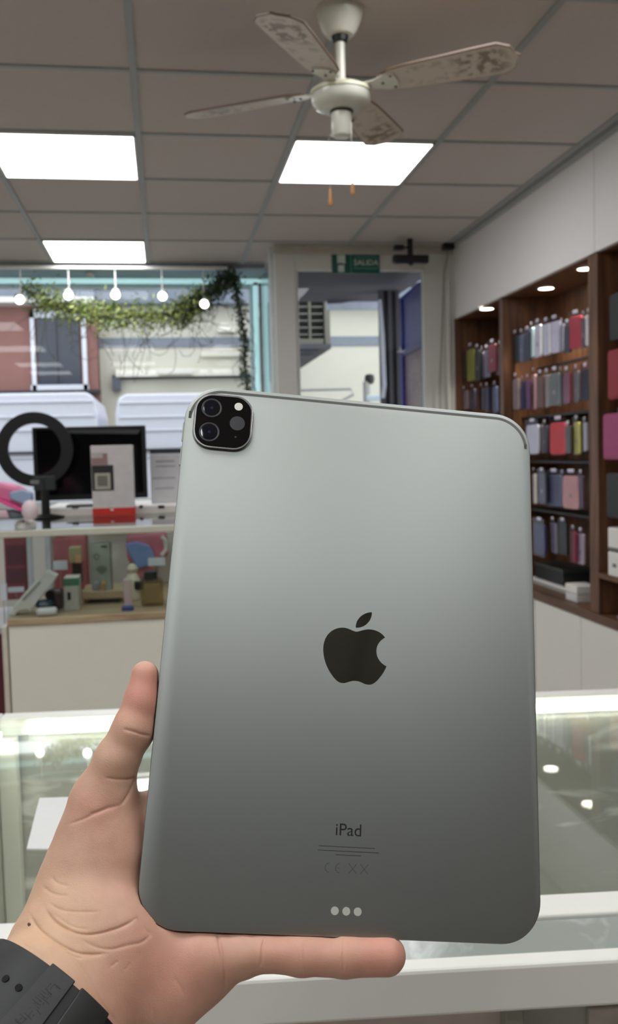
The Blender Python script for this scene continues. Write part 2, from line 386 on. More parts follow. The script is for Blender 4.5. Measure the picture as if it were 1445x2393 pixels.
# near bay
def bigcase(u0, v0, u1, v1, rgb, cn, label, xp=1.80):
    a = P(u0, (v0 + v1) / 2, x=xp); b = P(u1, (v0 + v1) / 2, x=xp); zt = P(u0, v0, x=xp).z; zb = P(u0, v1, x=xp).z
    t = thing('sleeve_case', label, 'case', (xp, a.y, zb), 'cases in the nearest bay')
    y1 = a.y; y0 = y1 - 0.22
    f = lambda x, y, z: (xp + z, (y0 + y1) / 2 + x, (zt + zb) / 2 + y)
    MB().prism(rrect(y1 - y0, zt - zb, 0.018, 5), -0.012, 0.012, f).build('case_body', mat('sleeve_' + cn, [c * .8 for c in rgb], .5), t, bev=.004)
    MB().prism(rrect(y1 - y0 - .02, zt - zb - .02, 0.012, 5), -0.0145, -0.012, f).build('case_flap', mat('sleeve_' + cn, rgb, .5), t, bev=.002)
    MB().tube([(xp, (y0 + y1) / 2, zt + .0), (xp, (y0 + y1) / 2, zt + .02), (2.083, (y0 + y1) / 2, zt + .025)], .002, 6).build('hook_wire', M_metal, t)
bigcase(1431, 690, 1445, 798, (20, 22, 26), 'black', 'black case at the top of the nearest bay, cut by the right edge')
bigcase(1427, 820, 1445, 935, (168, 26, 44), 'crimson', 'crimson case hanging under the black one in the nearest bay')
bigcase(1416, 968, 1445, 1074, (186, 70, 128), 'magenta', 'magenta pink case hanging in the middle of the nearest bay')
bigcase(1424, 1105, 1445, 1208, (34, 40, 38), 'dark_green', 'dark green black case below the magenta one')
wp = P(1421, 1345, x=1.79)
for i, (v0, v1, lab) in enumerate(((1232, 1284, 'white carton with rounded top, upper of two in the nearest bay'), (1288, 1345, 'white carton with a small grey mark, lower of two in the nearest bay'))):
    zt = P(1422, v0, x=1.79).z; zb = P(1422, v1, x=1.79).z
    t = thing('white_carton', lab, 'box', (1.95, wp.y, zb), 'white cartons in the nearest bay')
    MB().box((1.79, wp.y - .18, zb), (2.0, wp.y, zt)).build('box_body', M_white, t, bev=.006)
    if i: MB().box((1.7885, wp.y - .075, zb + .04), (1.79, wp.y - .045, zb + .055)).build('printed_mark', mat('grey_mark', (110, 108, 108), .5), t)
    else: MB().box((1.7885, wp.y - .17, zb + .0), (1.79, wp.y - .01, zb + .012)).build('printed_band', mat('grey_mark', (110, 108, 108), .5), t)
br = thing('box_shelf', 'thin walnut shelf carrying the white cartons', 'shelf', (2.0, wp.y, P(1422, 1345, x=1.79).z))
MB().box((1.785, 2.9, P(1422, 1345, x=1.79).z - .018), (2.084, 3.699, P(1422, 1345, x=1.79).z)).build('board', M_wood, br)
# small things on the worktop
p = P(1345, 1405, x=1.86)
t = thing('white_box', 'small white box standing on the walnut worktop in front of the divider', 'box', (1.9, p.y, .738))
MB().box((1.84, p.y - .06, .738), (1.94, p.y + .06, .775)).build('box_base', mat('offwhite_box', (206, 204, 204), .5), t, bev=.003)
MB().box((1.838, p.y - .062, .776), (1.942, p.y + .062, .815)).build('box_lid', M_white, t, bev=.005)
t = thing('flat_white_box', 'long flat pale box lying at the back of the worktop below the bottom row', 'box', (1.97, 4.3, .738))
MB().box((1.90, 4.10, .738), (2.07, 4.75, .752)).build('box_base', mat('pale_grey_box', (150, 148, 142), .5), t, bev=.002)
MB().box((1.905, 4.12, .753), (2.065, 4.73, .766)).build('box_lid', M_white, t, bev=.002)
t = thing('blister_pack', 'clear and white blister pack lying on the worktop in the nearest bay', 'package', (1.93, 3.45, .738))
MB().box((1.84, 3.30, .738), (2.04, 3.62, .742)).build('backing_card', mat('lilac_card', (190, 176, 190), .4), t)
MB().prism(rrect(.17, .28, .03, 4, 1.94, 3.46), .742, .760).build('blister', glass('blister_plastic', (235, 232, 240), .12, 1.5, .05), t, bev=.004)
t = thing('dark_storage_box', 'dark box on the lowest shelf space under the navy case', 'box', (1.95, 4.6, .78))
MB().box((1.92, 4.33, .767), (2.06, 4.68, .83)).build('box_body', mat('dark_box', (26, 30, 28), .5), t, bev=.004)
MB().box((1.915, 4.325, .831), (2.062, 4.685, .85)).build('box_lid', mat('dark_box_lid', (48, 54, 50), .5), t, bev=.003)

# ================================================================== CEILING FAN
FC = Vector((0.534, 2.68, 0))
fan = thing('ceiling_fan', 'white four-blade ceiling fan with aged cane-patterned blades and two pull chains', 'ceiling fan', (FC.x, FC.y, 2.70))
MB().lathe([(0.02, 2.626), (0.038, 2.628), (0.050, 2.643), (0.063, 2.672), (0.068, 2.692), (0.068, 2.6995)], FC).build('canopy', M_fan, fan, smooth=True)
MB().lathe([(0.012, 2.608), (0.021, 2.612), (0.024, 2.626), (0.015, 2.627)], FC).build('canopy_collar', M_black, fan, smooth=True)
MB().lathe([(0.0135, 2.49), (0.0135, 2.61)], FC, 20).build('downrod', M_fan, fan, smooth=True)
MB().lathe([(0.03, 2.420), (0.060, 2.424), (0.078, 2.435), (0.085, 2.446), (0.085, 2.463)], FC).build('motor_housing', M_fan, fan, smooth=True)
MB().lathe([(0.079, 2.4635), (0.088, 2.465), (0.088, 2.474), (0.070, 2.484), (0.02, 2.492)], FC).build('motor_cap', mat('aged_enamel', (208, 204, 176), .3), fan, smooth=True)
MB().lathe([(0.004, 2.348), (0.026, 2.350), (0.029, 2.354), (0.029, 2.414), (0.024, 2.417)], FC).build('switch_housing', M_fan, fan, smooth=True)
MB().lathe([(0.02, 2.4145), (0.033, 2.4155), (0.033, 2.4195), (0.02, 2.4205), (0.02, 2.4145)], FC).build('switch_collar', M_black, fan, smooth=True)
def fan_blade_mat():
    m = bpy.data.materials.new('cane_blade'); m.use_nodes = True; nt = m.node_tree; b = nt.nodes['Principled BSDF']
    tc = nt.nodes.new('ShaderNodeTexCoord'); nz = nt.nodes.new('ShaderNodeTexNoise'); nz.inputs['Scale'].default_value = 42; nz.inputs['Detail'].default_value = 4
    n2 = nt.nodes.new('ShaderNodeTexNoise'); n2.inputs['Scale'].default_value = 7
    at = nt.nodes.new('ShaderNodeAttribute'); at.attribute_name = 'pattern'
    mu = nt.nodes.new('ShaderNodeMath'); mu.operation = 'MULTIPLY'
    r = nt.nodes.new('ShaderNodeValToRGB'); r.color_ramp.elements[0].position = .46; r.color_ramp.elements[1].position = .52
    r.color_ramp.elements[0].color = (0, 0, 0, 1)
    mx = nt.nodes.new('ShaderNodeMixRGB'); mx.inputs[1].default_value = (*lin((206, 194, 180)), 1); mx.inputs[2].default_value = (*lin((138, 122, 104)), 1)
    nt.links.new(tc.outputs['Object'], nz.inputs['Vector']); nt.links.new(tc.outputs['Object'], n2.inputs['Vector'])
    nt.links.new(nz.outputs['Fac'], r.inputs[0]); nt.links.new(r.outputs[0], mu.inputs[0]); nt.links.new(at.outputs['Fac'], mu.inputs[1])
    nt.links.new(mu.outputs[0], mx.inputs[0]); nt.links.new(mx.outputs[0], b.inputs['Base Color']); b.inputs['Roughness'].default_value = .4
    return m
M_cane = fan_blade_mat(); M_edge = mat('blade_edge', (92, 70, 54), .5)
for ang in (-32, 61, 149, 240):
    R = Matrix.Rotation(math.radians(ang), 4, 'Z') @ Matrix.Rotation(math.radians(-12), 4, 'X')
    out = [(0.115, -0.026), (0.15, -0.048), (0.20, -0.055), (0.40, -0.066), (0.455, -0.068), (0.487, -0.045), (0.497, -0.012), (0.507, 0.0), (0.497, 0.012), (0.487, 0.045), (0.455, 0.068), (0.40, 0.066), (0.20, 0.055), (0.15, 0.048), (0.115, 0.026)]
    f = lambda x, y, z: tuple(Vector((FC.x, FC.y, 2.480)) + R @ Vector((x, y, z)))
    bl = MB().prism([(x, y) for x, y in out], 0, 0.006, f).build('fan_blade', M_edge, fan, bev=.001)
    # lower face panel, subdivided grid for the cane pattern
    vs, fs, pa = [], [], []; NX, NY = 44, 12
    def hw(x):
        for (xa, ya), (xb, yb) in zip(out[7:], out[8:]):
            if xb <= x <= xa: return yb + (ya - yb) * (x - xb) / max(1e-6, xa - xb)
        return 0.02
    for i in range(NX + 1):
        x = 0.117 + (0.503 - 0.117) * i / NX
        for j in range(NY + 1):
            y = (j / NY * 2 - 1) * max(0.002, hw(x) - 0.003)
            vs.append(f(x, y, -0.0006))
            e = max(0.0, 1 - abs(abs(x - 0.40) / 0.085) ** 3) if 0.31 < x < .49 else (0.45 if .2 < x < .31 else .12)
            yy = abs(j / NY * 2 - 1)
            e *= 1.0 if yy < .7 else .15
            if ((x - .25) / .05) ** 2 + (y / .028) ** 2 < 1: e = 0
            pa.append(e)
    fs = [(i * (NY + 1) + j, i * (NY + 1) + j + 1, (i + 1) * (NY + 1) + j + 1, (i + 1) * (NY + 1) + j) for i in range(NX) for j in range(NY)]
    pb = MB().add(vs, fs).build('cane_panel', M_cane, fan)
    att = pb.data.attributes.new('pattern', 'FLOAT', 'POINT'); att.data.foreach_set('value', pa)
    pb.parent = bl
    MB().prism([(0.06, -.016), (.10, -.02), (.135, -.036), (.165, -.03), (.17, 0), (.165, .03), (.135, .036), (.10, .02), (.06, .016)], -0.0045, -0.001, f).build('blade_iron', M_fan, fan, bev=.001)
    ms = MB()
    for sx, sy in ((.125, 0), (.155, -.026), (.155, .026)):
        ms.lathe([(0.0005, -0.0015), (0.004, -0.001), (0.004, 0.001)], f(sx, sy, -.006), 8)
    ms.build('blade_screw', mat('rust_screw', (70, 44, 36), .4), bl)
for (u, vt, vb, vp, lab) in ((769, 322, 440, 482, 0), (821, 282, 418, 455, 1)):
    a = P(u, vt, y=FC.y - .027 + lab * .0); b = P(u, vb, y=a.y); c = P(u, vp, y=a.y); b.x = c.x = a.x; b.y = c.y = a.y
    a2 = Vector((FC.x + (a.x - FC.x) * .8, FC.y - .018, 2.350 if not lab else 2.385))
    ch = MB().tube([a2, a, b], .0009, 6).build('pull_chain', mat('chain_metal', (168, 160, 150), .3, .8), fan)
    L = b.z - c.z
    MB().lathe([(0.0015, 0), (.003, -.1 * L), (.0045, -.55 * L), (.0065, -.85 * L), (.005, -.97 * L), (.001, -L)], b, 14).build('pull_knob', M_brass, ch, smooth=True)
MB().lathe([(.0005, 0), (.006, 0), (.006, .006), (.0005, .006)], (FC.x + .026, FC.y - .014, 2.392), 12, Matrix.Rotation(math.radians(115), 3, 'Y')).build('switch_button', M_black, fan)

# ================================================================== EXIT SIGN, SENSOR, BLACK BOX
a = PD(775, 593); b = PD(887, 640)
sg = thing('exit_sign', 'green and white emergency exit sign above the door opening', 'sign', ((a.x + b.x) / 2, YD - .03, b.z))
YS = YD - .012
MB().box((a.x, YS, b.z), (b.x, YD - .0005, a.z)).build('sign_board', mat('sign_green', (18, 84, 74), .35), sg, bev=.002)
M_sw = mat('sign_white', (196, 214, 204), .4)
def sbox(X0, Y0, X1, Y1, nm, m=M_sw, dy=.001):
    p = PD(620 + X0 / 3.01, 540 + Y0 / 3.01); q = PD(620 + X1 / 3.01, 540 + Y1 / 3.01)
    return MB().box((p.x, YS - dy, q.z), (q.x, YS - .0002, p.z)).build(nm, m, sg)
sbox(503, 170, 562, 232, 'door_pictogram'); sbox(510, 240, 555, 290, 'figure_pictogram'); sbox(508, 228, 548, 242, 'figure_pictogram', mat('sign_dark', (18, 66, 62), .4), .0015)
M_lg = mat('sign_light_green', (110, 176, 160), .4)
for q in ((625, 186, 788, 191), (625, 262, 788, 267), (625, 186, 629, 267), (784, 186, 788, 267), (598, 165, 604, 297)): sbox(*q, 'sign_line', M_lg)
p = PD(620 + 707 / 3.01, 540 + 226 / 3.01)
text_mesh('SALIDA', 0.046, 'sign_lettering', M_sw, sg, Matrix.Translation(Vector((p.x - sg.location.x, YS - .0012 - sg.location.y, p.z - sg.location.z))) @ Matrix.Rotation(math.pi / 2, 4, 'X'), 0.0003, 0.0006)

p = PD(960, 606)
sn = thing('door_sensor', 'black bar-shaped device hanging on a bracket from the ceiling beside the exit sign', 'sensor', (p.x, YD - .2, p.z))
c = P(960, 606, y=YD - .2)
MB().cbox((c.x, c.y, c.z), (.215, .05, .048)).build('sensor_bar', M_black, sn, bev=.008)
MB().cbox((c.x, c.y, c.z - .028), (.03, .03, .014)).build('lens_nub', M_blackgloss, sn, bev=.004)
MB().cbox((c.x - .002, c.y, (c.z + .024 + ZC) / 2), (.03, .025, ZC - c.z - .025)).build('bracket', M_black, sn, bev=.004)
q = P(932, 579, y=YD - .2)
MB().cbox((q.x, q.y, q.z), (.058, .05, .028)).build('side_module', M_black, sn, bev=.004)
MB().tube([(q.x + .03, q.y, q.z), (c.x, c.y, q.z + .004)], .006).build('side_arm', M_black, sn)
p = P(1048, 577, y=YD - .1)
t = thing('junction_box', 'small black box in the ceiling corner beyond the door', 'box', p)
MB().cbox(p, (.065, .06, .035)).build('box_body', M_black, t, bev=.004)
MB().cbox((p.x, p.y, (p.z + .017 + ZC) / 2), (.012, .012, max(.004, ZC - p.z - .018))).build('box_stem', M_black, t)
p = P(211, 632, y=YW - .15)
t = thing('ceiling_sensor', 'tiny white dome on the soffit above the shop window', 'sensor', (p.x, p.y, 2.67))
MB().lathe([(.028, 2.6695), (.028, 2.655), (.02, 2.64), (.004, 2.632)], (p.x, p.y, 0), 16).build('dome', mat('dome_white', (190, 190, 184), .3), t, smooth=True)

# ================================================================== SHOP WINDOW: LED tubes, spots, garland
M_led = emit('cyan_led', (186, 232, 236), .42)
def led(a, b, lab):
    t = thing('led_tube', lab, 'led tube', (Vector(a) + Vector(b)) / 2, 'cyan led tubes around the shop window')
    MB().tube([a, b], .017, 10).build('tube_body', M_led, t)
    a, b = Vector(a), Vector(b); d = (b - a).normalized()
    for q, s in ((a, -1), (b, 1)): MB().tube([q, q + d * s * .02], .02, 10).build('end_cap', M_metal, t)
YG = YW - .06
led((-2.1, YG, P(0, 656, y=YG).z), (P(636, 658, y=YG).x - .03, YG, P(636, 658, y=YG).z), 'long cyan-lit tube running across the top of the shop window')
led(P(597, 668, y=YG), (P(597, 668, y=YG).x, YG, 1.25), 'upright cyan-lit tube at the right end of the shop window, left of the thin post')
led(P(617, 668, y=YG + .02), (P(617, 668, y=YG + .02).x, YG + .02, 1.25), 'upright cyan-lit tube right of the thin post at the end of the window')
xq = P(608, 700, y=YG).x
tag(MB().box((xq - .008, YG - .012, 1.13), (xq + .008, YG + .012, 2.655)).build('window_post', M_metal), 'thin grey metal post between two upright led tubes', 'post')
M_spot = emit('spot_lens', (255, 252, 240), 6.0)
YT = YW - .35
t = thing('spotlight_track', 'white track along the soffit carrying the window spotlights', 'lighting track', (-.4, YT, 2.66))
MB().box((-1.3, YT - .015, 2.652), (.45, YT + .015, 2.669)).build('rail', M_white, t)
for i, (u, v, lab) in enumerate(((46, 700, 'window spotlight at the far left end of the garland'), (160, 690, 'second window spotlight from the left, above the grey framed window'), (270, 689, 'small middle window spotlight glowing over the garland'), (380, 692, 'bright window spotlight fourth from the left over the garland'), (478, 710, 'window spotlight at the right, half inside the garland'))):
    c = P(u, v, y=YT - .05)
    t = thing('track_spotlight', lab, 'spotlight', (c.x, c.y, c.z), 'spotlights over the window garland')
    R = Matrix.Rotation(math.radians(-62), 3, 'X') @ Matrix.Rotation(math.radians((i - 2) * 8), 3, 'Y')
    MB().lathe([(.016, .06), (.025, .055), (.031, 0), (.029, -.004), (.028, 0)], c, 18, R).build('lamp_head', M_white, t, smooth=True)
    MB().lathe([(.0005, -.002), (.026, -.002), (.026, .002), (.0005, .002)], c, 18, R).build('lens', M_spot, t)
    MB().tube([c + R @ Vector((0, 0, .06)), (c.x, YT, c.z + .05), (c.x, YT, 2.652)], .004, 8).build('stem', M_white, t)

rg = random.Random(3)
def garland():
    t = thing('vine_garland', 'green artificial vine garland drooping across the top of the shop window', 'garland', (-.3, YT, 2.5))
    ctr = [(48, 668), (100, 700), (160, 722), (240, 738), (330, 740), (420, 735), (450, 715), (490, 685), (520, 660), (545, 648)]
    pts = [P(u, v, y=YT + .05) for u, v in ctr]
    def along(s):
        s *= len(pts) - 1; i = min(int(s), len(pts) - 2); return pts[i].lerp(pts[i + 1], s - i)
    stem = MB()
    for k in range(5):
        stem.tube([along(s / 30) + Vector((rg.gauss(0, .012), rg.gauss(0, .015), rg.gauss(0, .012))) for s in range(31)], .004, 5)
    for k in range(60):   # thin drooping twigs
        s = rg.uniform(.05, .9); p = along(s); ln = rg.uniform(.06, .42) * (1 if s < .8 else .6); dx = rg.uniform(-.18, .18)
        am = rg.uniform(.9, 2.4); ph = rg.uniform(0, 6); q = [p + Vector((dx * (j / 6) ** rg.choice((1, 1.6)) + .03 * math.sin(ph + j * .9), .02 * math.cos(ph + j), -ln * math.sin(j / 6 * am))) for j in range(7)]
        stem.tube(q, .0018, 4)
    stem.build('stem', mat('vine_stem', (74, 66, 44), .7), t)
    for name, rgb, n, (s0, s1), sp in (('leaf_mass', (104, 124, 60), 2400, (0.03, .75), .05), ('leaf_mass', (172, 184, 104), 1500, (.10, .70), .045), ('leaf_mass', (48, 66, 44), 1900, (.55, 1.0), .034)):  # yellow-green leaves have the lit tone in their colour, dark ones the unlit
        mb = MB()
        for k in range(n):
            p = along(rg.uniform(s0, s1)) + Vector((rg.gauss(0, .03), rg.gauss(0, .04), rg.gauss(0, sp)))
            d = Vector((rg.gauss(0, 1), rg.gauss(0, 1), rg.gauss(-.1, 1))).normalized(); e = d.cross(Vector((rg.random(), rg.random(), .3))).normalized()
            L = rg.uniform(.02, .045); W = L * .16
            mb.add([p, p + d * L * .5 + e * W, p + d * L, p + d * L * .5 - e * W], [(0, 1, 2, 3)])
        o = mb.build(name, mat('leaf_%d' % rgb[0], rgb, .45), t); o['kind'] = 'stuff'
garland()
def vine():
    t = thing('hanging_vine', 'dark green vine strand hanging down at the right side of the shop window', 'garland', P(565, 780, y=YT + .05))
    ctr = [(515, 668), (535, 646), (550, 662), (557, 700), (567, 760), (572, 800), (571, 850), (578, 905), (580, 960)]
    pts = [P(u, v, y=YT + .05) for u, v in ctr]
    st = MB(); st.tube(pts, .008, 6); st.tube([p + Vector((rg.gauss(0, .01), .01, 0)) for p in pts], .005, 5)
    for k in range(14):
        i = rg.randrange(1, 7); p = pts[i]; s = rg.choice((-1, 1))
        st.tube([p, p + Vector((s * .04, 0, .02)), p + Vector((s * .08, .01, -.03)), p + Vector((s * .06, 0, -.12))], .0018, 4)
    st.build('stem', mat('dark_vine_stem', (58, 58, 46), .7), t)
    mb = MB()
    for k in range(900):
        s = rg.random() * (len(pts) - 1); i = min(int(s), len(pts) - 2)
        p = pts[i].lerp(pts[i + 1], s - i) + Vector((rg.gauss(0, .018), rg.gauss(0, .02), rg.gauss(0, .02)))
        d = Vector((rg.gauss(0, 1), rg.gauss(0, 1), rg.gauss(-.3, 1))).normalized(); e = d.cross(Vector((rg.random(), rg.random(), .3))).normalized(); L = rg.uniform(.02, .04)
        mb.add([p, p + d * L * .5 + e * L * .18, p + d * L, p + d * L * .5 - e * L * .18], [(0, 1, 2, 3)])
    o = mb.build('leaf_mass', mat('leaf_dark', (52, 70, 48), .5), t); o['kind'] = 'stuff'
vine()

# ================================================================== OUTSIDE
M_cream = mat('cream_render', (206, 203, 190), .85, noise=.03, nscale=2)
M_red = mat('brick_red_render', (140, 100, 94), .85, noise=.06, nscale=3)
YB = 11.5
def ob(u0, v0, u1, v1, y, d): 
    a = P(u0, v0, y=y); b = P(u1, v1, y=y)
    return (a.x, y, b.z), (b.x, y + d, a.z)
struct(MB().box((-14, YW + .1, -.16), (14, 22, -.06)).build('ground', mat('street_paving', (120, 118, 116), .8, noise=.1, nscale=3)))
bd = thing('cream_building', 'cream rendered building across the street with a grey stripe and mouldings', 'building', (1.5, YB + 1, -.06))
xl = P(231, 800, y=YB).x; zt = P(400, 716, y=YB).z
MB().box((xl, YB, -.06), (7, YB + 3, zt)).build('wall', M_cream, bd)
MB().box((xl, YB - .25, zt), (7, YB + 3, zt + .5)).build('eaves', mat('grey_eaves', (120, 128, 142), .7), bd)
def strip(u0, v0, u1, v1, nm, m, d=.05, par=None):
    a, b = ob(u0, v0, u1, v1, YB - d, d); MB().box(a, b).build(nm, m, par or bd)
M_stripe = mat('grey_stripe', (128, 134, 146), .8); M_ledge = mat('ledge_white', (226, 222, 210), .7)
a = P(231, 790, y=YB - .02); b = P(640, 809, y=YB - .02)
MB().box((xl, YB - .02, b.z), (7, YB, a.z)).build('grey_band', M_stripe, bd)
strip(270, 862, 560, 877, 'moulding', M_ledge, .12); strip(470, 822, 560, 832, 'moulding', M_ledge, .06); strip(510, 762, 550, 775, 'moulding', M_ledge, .08)
strip(262, 877, 640, 881, 'dark_line', mat('dark_gap', (70, 72, 80), .8), .06); strip(262, 880, 282, 912, 'drain_box', mat('slate_grey', (92, 94, 104), .7), .1)  # thin dark line below the long moulding
strip(370, 866, 450, 873, 'moulding', M_white, .2)
rb = thing('red_building', 'brick red rendered house across the street with one white framed window', 'building', (-2, YB, -.06))
xr = xl - .005
MB().box((-7, YB - .3, -.06), (xr, YB + 2.5, P(100, 716, y=YB - .3).z)).build('wall', M_red, rb)
MB().box((-7, YB - .6, P(100, 716, y=YB - .3).z), (xr, YB + 2.5, P(100, 716, y=YB - .3).z + .06)).build('eaves', M_white, rb)
MB().box((-7, YB - .5, P(100, 716, y=YB - .3).z + .06), (xr, YB + 2.5, P(100, 716, y=YB - .3).z + .6)).build('roof_band', mat('grey_eaves', (120, 128, 142), .7), rb)
wf = MB(); y = YB - .36
for q in ((68, 722, 204, 742), (72, 900, 208, 912), (68, 722, 86, 912), (188, 722, 206, 912)):
    a, b = ob(*q, y, .08); wf.box(a, b)
wo = wf.build('window_frame', mat('white_frame', (214, 216, 226), .5), rb)
a, b = ob(84, 740, 190, 902, y + .03, .02); MB().box(a, b).build('window_pane', mat('dark_pane', (52, 56, 70), .15), wo)
a, b = ob(130, 740, 137, 902, y + .0, .04); MB().box(a, b).build('mullion', mat('dark_mullion', (34, 34, 44), .5), wo)
MB().box((-7, YB - .45, P(0, 922, y=YB - .4).z), (xr + .03, YB - .3, P(0, 914, y=YB - .4).z)).build('sill_ledge', mat('dark_ledge', (44, 44, 52), .6), rb)
# white vans parked
def van(u0, u1, vt, lab):
    y = 8.6
    a = P(u0, vt, y=y); b = P(u1, vt, y=y)
    t = thing('parked_van', lab, 'van', ((a.x + b.x) / 2, y + .8, -.06), 'white vehicles parked outside the window')
    mw = mat('van_white', (216, 216, 228), .35, noise=.02)
    f = lambda x, z, d: (x, y + d, z)
    h = a.z + .06
    prof = [(a.x, .3), (a.x, h - .25), (a.x + .03, h - .1), (a.x + .09, h - .06), (b.x - .09, h - .06), (b.x - .03, h - .1), (b.x, h - .25), (b.x, .3)]
    MB().prism(prof, 0, 1.7, f).build('body', mw, t, bev=.02)
    for dz in (.13, .26, .38, .62): MB().box((a.x + .03, y - .015, h - dz - .02), (b.x - .03, y, h - dz)).build('body_rib', mw, t, bev=.006)
    MB().box((a.x + .02, y - .03, P(300, 1055, y=y).z), (b.x - .02, y, P(300, 1050, y=y).z)).build('rub_strip', mat('rub_black', (40, 40, 46), .5), t)
    for xx in (a.x + .3, b.x - .3):
        MB().lathe([(.02, 0), (.24, 0), (.25, .02), (.25, .16), (.24, .18), (.02, .18)], (xx, y + .02, .19), 20, Matrix.Rotation(-math.pi / 2, 3, 'X')).build('wheel', M_black, t)
van(-170, 226, 922, 'white ribbed van parked outside below the red house')
van(268, 560, 921, 'white ribbed van parked outside below the cream building')
# louvred shutter window seen through the door
t = thing('louvred_shutter', 'grey framed louvred window box seen through the left of the door glass', 'shutter', P(730, 800, y=8.0))
y = 8.0
def B8(u0, v0, u1, v1, d0, d1, nm, m, par=None):
    a = P(u0, v0, y=y); b = P(u1, v1, y=y); return MB().box((a.x, y + d0, b.z), (b.x, y + d1, a.z)).build(nm, m, par or t)
M_sh = mat('shutter_frame', (112, 110, 100), .6); M_shd = mat('shutter_dark', (34, 34, 32), .7); M_sl = mat('slat', (126, 126, 116), .5)
B8(680, 630, 772, 806, .10, YB - y - .27, 'box_body', M_shd)
fr = B8(757, 630, 773, 806, 0, .1, 'frame_stile', M_sh); B8(680, 792, 757, 806, 0, .1, 'frame_rail', M_sh); B8(721, 630, 729, 792, .02, .1, 'centre_stile', M_sh); B8(680, 628, 757, 634, 0, .1, 'frame_rail', M_sh)
for k in range(9):
    v = 649 + k * 16.3
    B8(682, v, 721, v + 2.2, .03, .05, 'slat', M_sl); B8(729, v, 757, v + 2.2, .03, .05, 'slat', M_sl)
B8(676, 806, 772, 816, -.05, YB - y - .001, 'ledge', mat('slate', (74, 74, 82), .7)); B8(676, 816, 745, 826, -.02, .4, 'corbel', mat('slate', (74, 74, 82), .7)); B8(676, 826, 732, 835, -.0, .4, 'corbel', mat('slate', (74, 74, 82), .7))
y = 7.95
MB().prism([(P(u, v, y=y).x, P(u, v, y=y).z) for u, v in ((680, 658), (716, 660), (706, 672), (692, 690), (680, 694))], 0, .05, lambda x, z, d: (x, y + d, z)).build('white_corner_sign', M_white, t)
# awning and dark column outside door, blue door leaf
y = 6.9
t = thing('shop_awning', 'dark grey awning with a sagging pale valance outside the door', 'awning', P(860, 660, y=6.6))
a = P(770, 640, y=6.1); b = P(985, 658, y=6.9)
MB().box((.83, YD + .08, 2.60), (1.75, 7.1, 2.66)).build('canopy_slab', mat('awning_dark', (84, 82, 92), .8), t)
a, b = P(770, 655, y=6.9), P(945, 668, y=6.9); MB().box((.8, 6.9, b.z), (b.x + .1, 6.96, a.z + .2)).build('front_beam', mat('beam_dark', (58, 56, 68), .7), t)
pts = [(u, v) for u, v in ((765, 666), (890, 666), (890, 690), (876, 697), (840, 702), (800, 708), (765, 710))]
MB().prism([(P(u, v, y=7.0).x, P(u, v, y=7.0).z) for u, v in pts], 0, .01, lambda x, z, d: (x, 7.0 + d, z)).build('valance', mat('valance_grey', (112, 110, 120), .8), t)
MB().prism([(P(u, v, y=7.3).x, P(u, v, y=7.3).z) for u, v in ((765, 705), (880, 690), (888, 724), (765, 724))], 0, .02, lambda x, z, d: (x, 7.3 + d, z)).build('under_valance', mat('valance_pale', (160, 164, 180), .8), t)
t = thing('folded_shutter', 'dark grey folded metal shutter standing outside the door opening', 'shutter', P(915, 930, y=6.7))
for i, (u0, u1) in enumerate(((888, 897), (898, 906), (907, 915), (916, 924), (925, 934))):
    a = P(u0, 690, y=6.6); b = P(u1, 690, y=6.6)
    MB().box((a.x, 6.6 + .02 * (i % 2), -.06), (b.x - .002, 6.66 + .02 * (i % 2), 2.597)).build('shutter_leaf', mat('shutter_metal_%d' % (i % 2), ((70, 68, 76), (48, 46, 54))[i % 2], .5), t)
tag(MB().prism([(P(u, v, y=6.55).x, P(u, v, y=6.55).z) for u, v in ((886, 700), (892, 700), (899, 780), (904, 900), (900, 930), (893, 930), (896, 900), (890, 780))], 0, .02, lambda x, z, d: (x, 6.55 + d, z)).build('fabric_strap', mat('pale_strap', (206, 208, 220), .6)), 'narrow pale fabric strip hanging beside the folded shutter', 'strap')
# open door leaf, blue
t = thing('blue_door_leaf', 'blue framed glass door leaf standing open outside the entrance', 'door', (1.6, 5.8, 0))
a = Vector((1.628, YD + .075, 0)); q = P(940, 700, y=6.35); b = Vector((q.x, 6.35, 0)); d = (b - a).normalized(); n = d.cross(Vector((0, 0, 1)))
M_blue = mat('blue_frame', (44, 52, 150), .4)
zt = 2.50
def leafbar(s0, s1, z0, z1, th, nm, m):
    L = (b - a).length; c = a + d * L * (s0 + s1) / 2 + Vector((0, 0, (z0 + z1) / 2))
    return MB().obox(c, d * L * (s1 - s0) / 2, n * th, Vector((0, 0, (z1 - z0) / 2))).build(nm, m, t)
leafbar(.90, 1.0, 0.0, zt, .02, 'front_stile', M_blue); leafbar(0, .015, 0, zt, .012, 'hinge_stile', M_blue); leafbar(.015, .9, zt - .02, zt, .02, 'top_rail', M_blue); leafbar(.015, .9, 2.1, 2.14, .015, 'mid_rail', mat('dusk_blue', (78, 84, 130), .4)); leafbar(.015, .9, 0, .12, .02, 'bottom_rail', M_blue)
leafbar(.015, .9, 2.14, zt - .02, .004, 'upper_pane', mat('blue_pane', (66, 70, 150), .3)); leafbar(.015, .9, 1.6, 2.1, .004, 'glass_pane', mat('red_reflection_pane', (110, 84, 98), .25)); leafbar(.015, .9, .12, 1.6, .004, 'lower_pane', mat('pale_pane', (150, 156, 186), .3))  # middle pane colour imitates red reflected in the door glass
k = b + Vector((-.02, -.03, P(935, 817, y=6.35).z))
MB().cbox(k, (.02, .03, .03)).build('handle', M_metal, t, bev=.003)
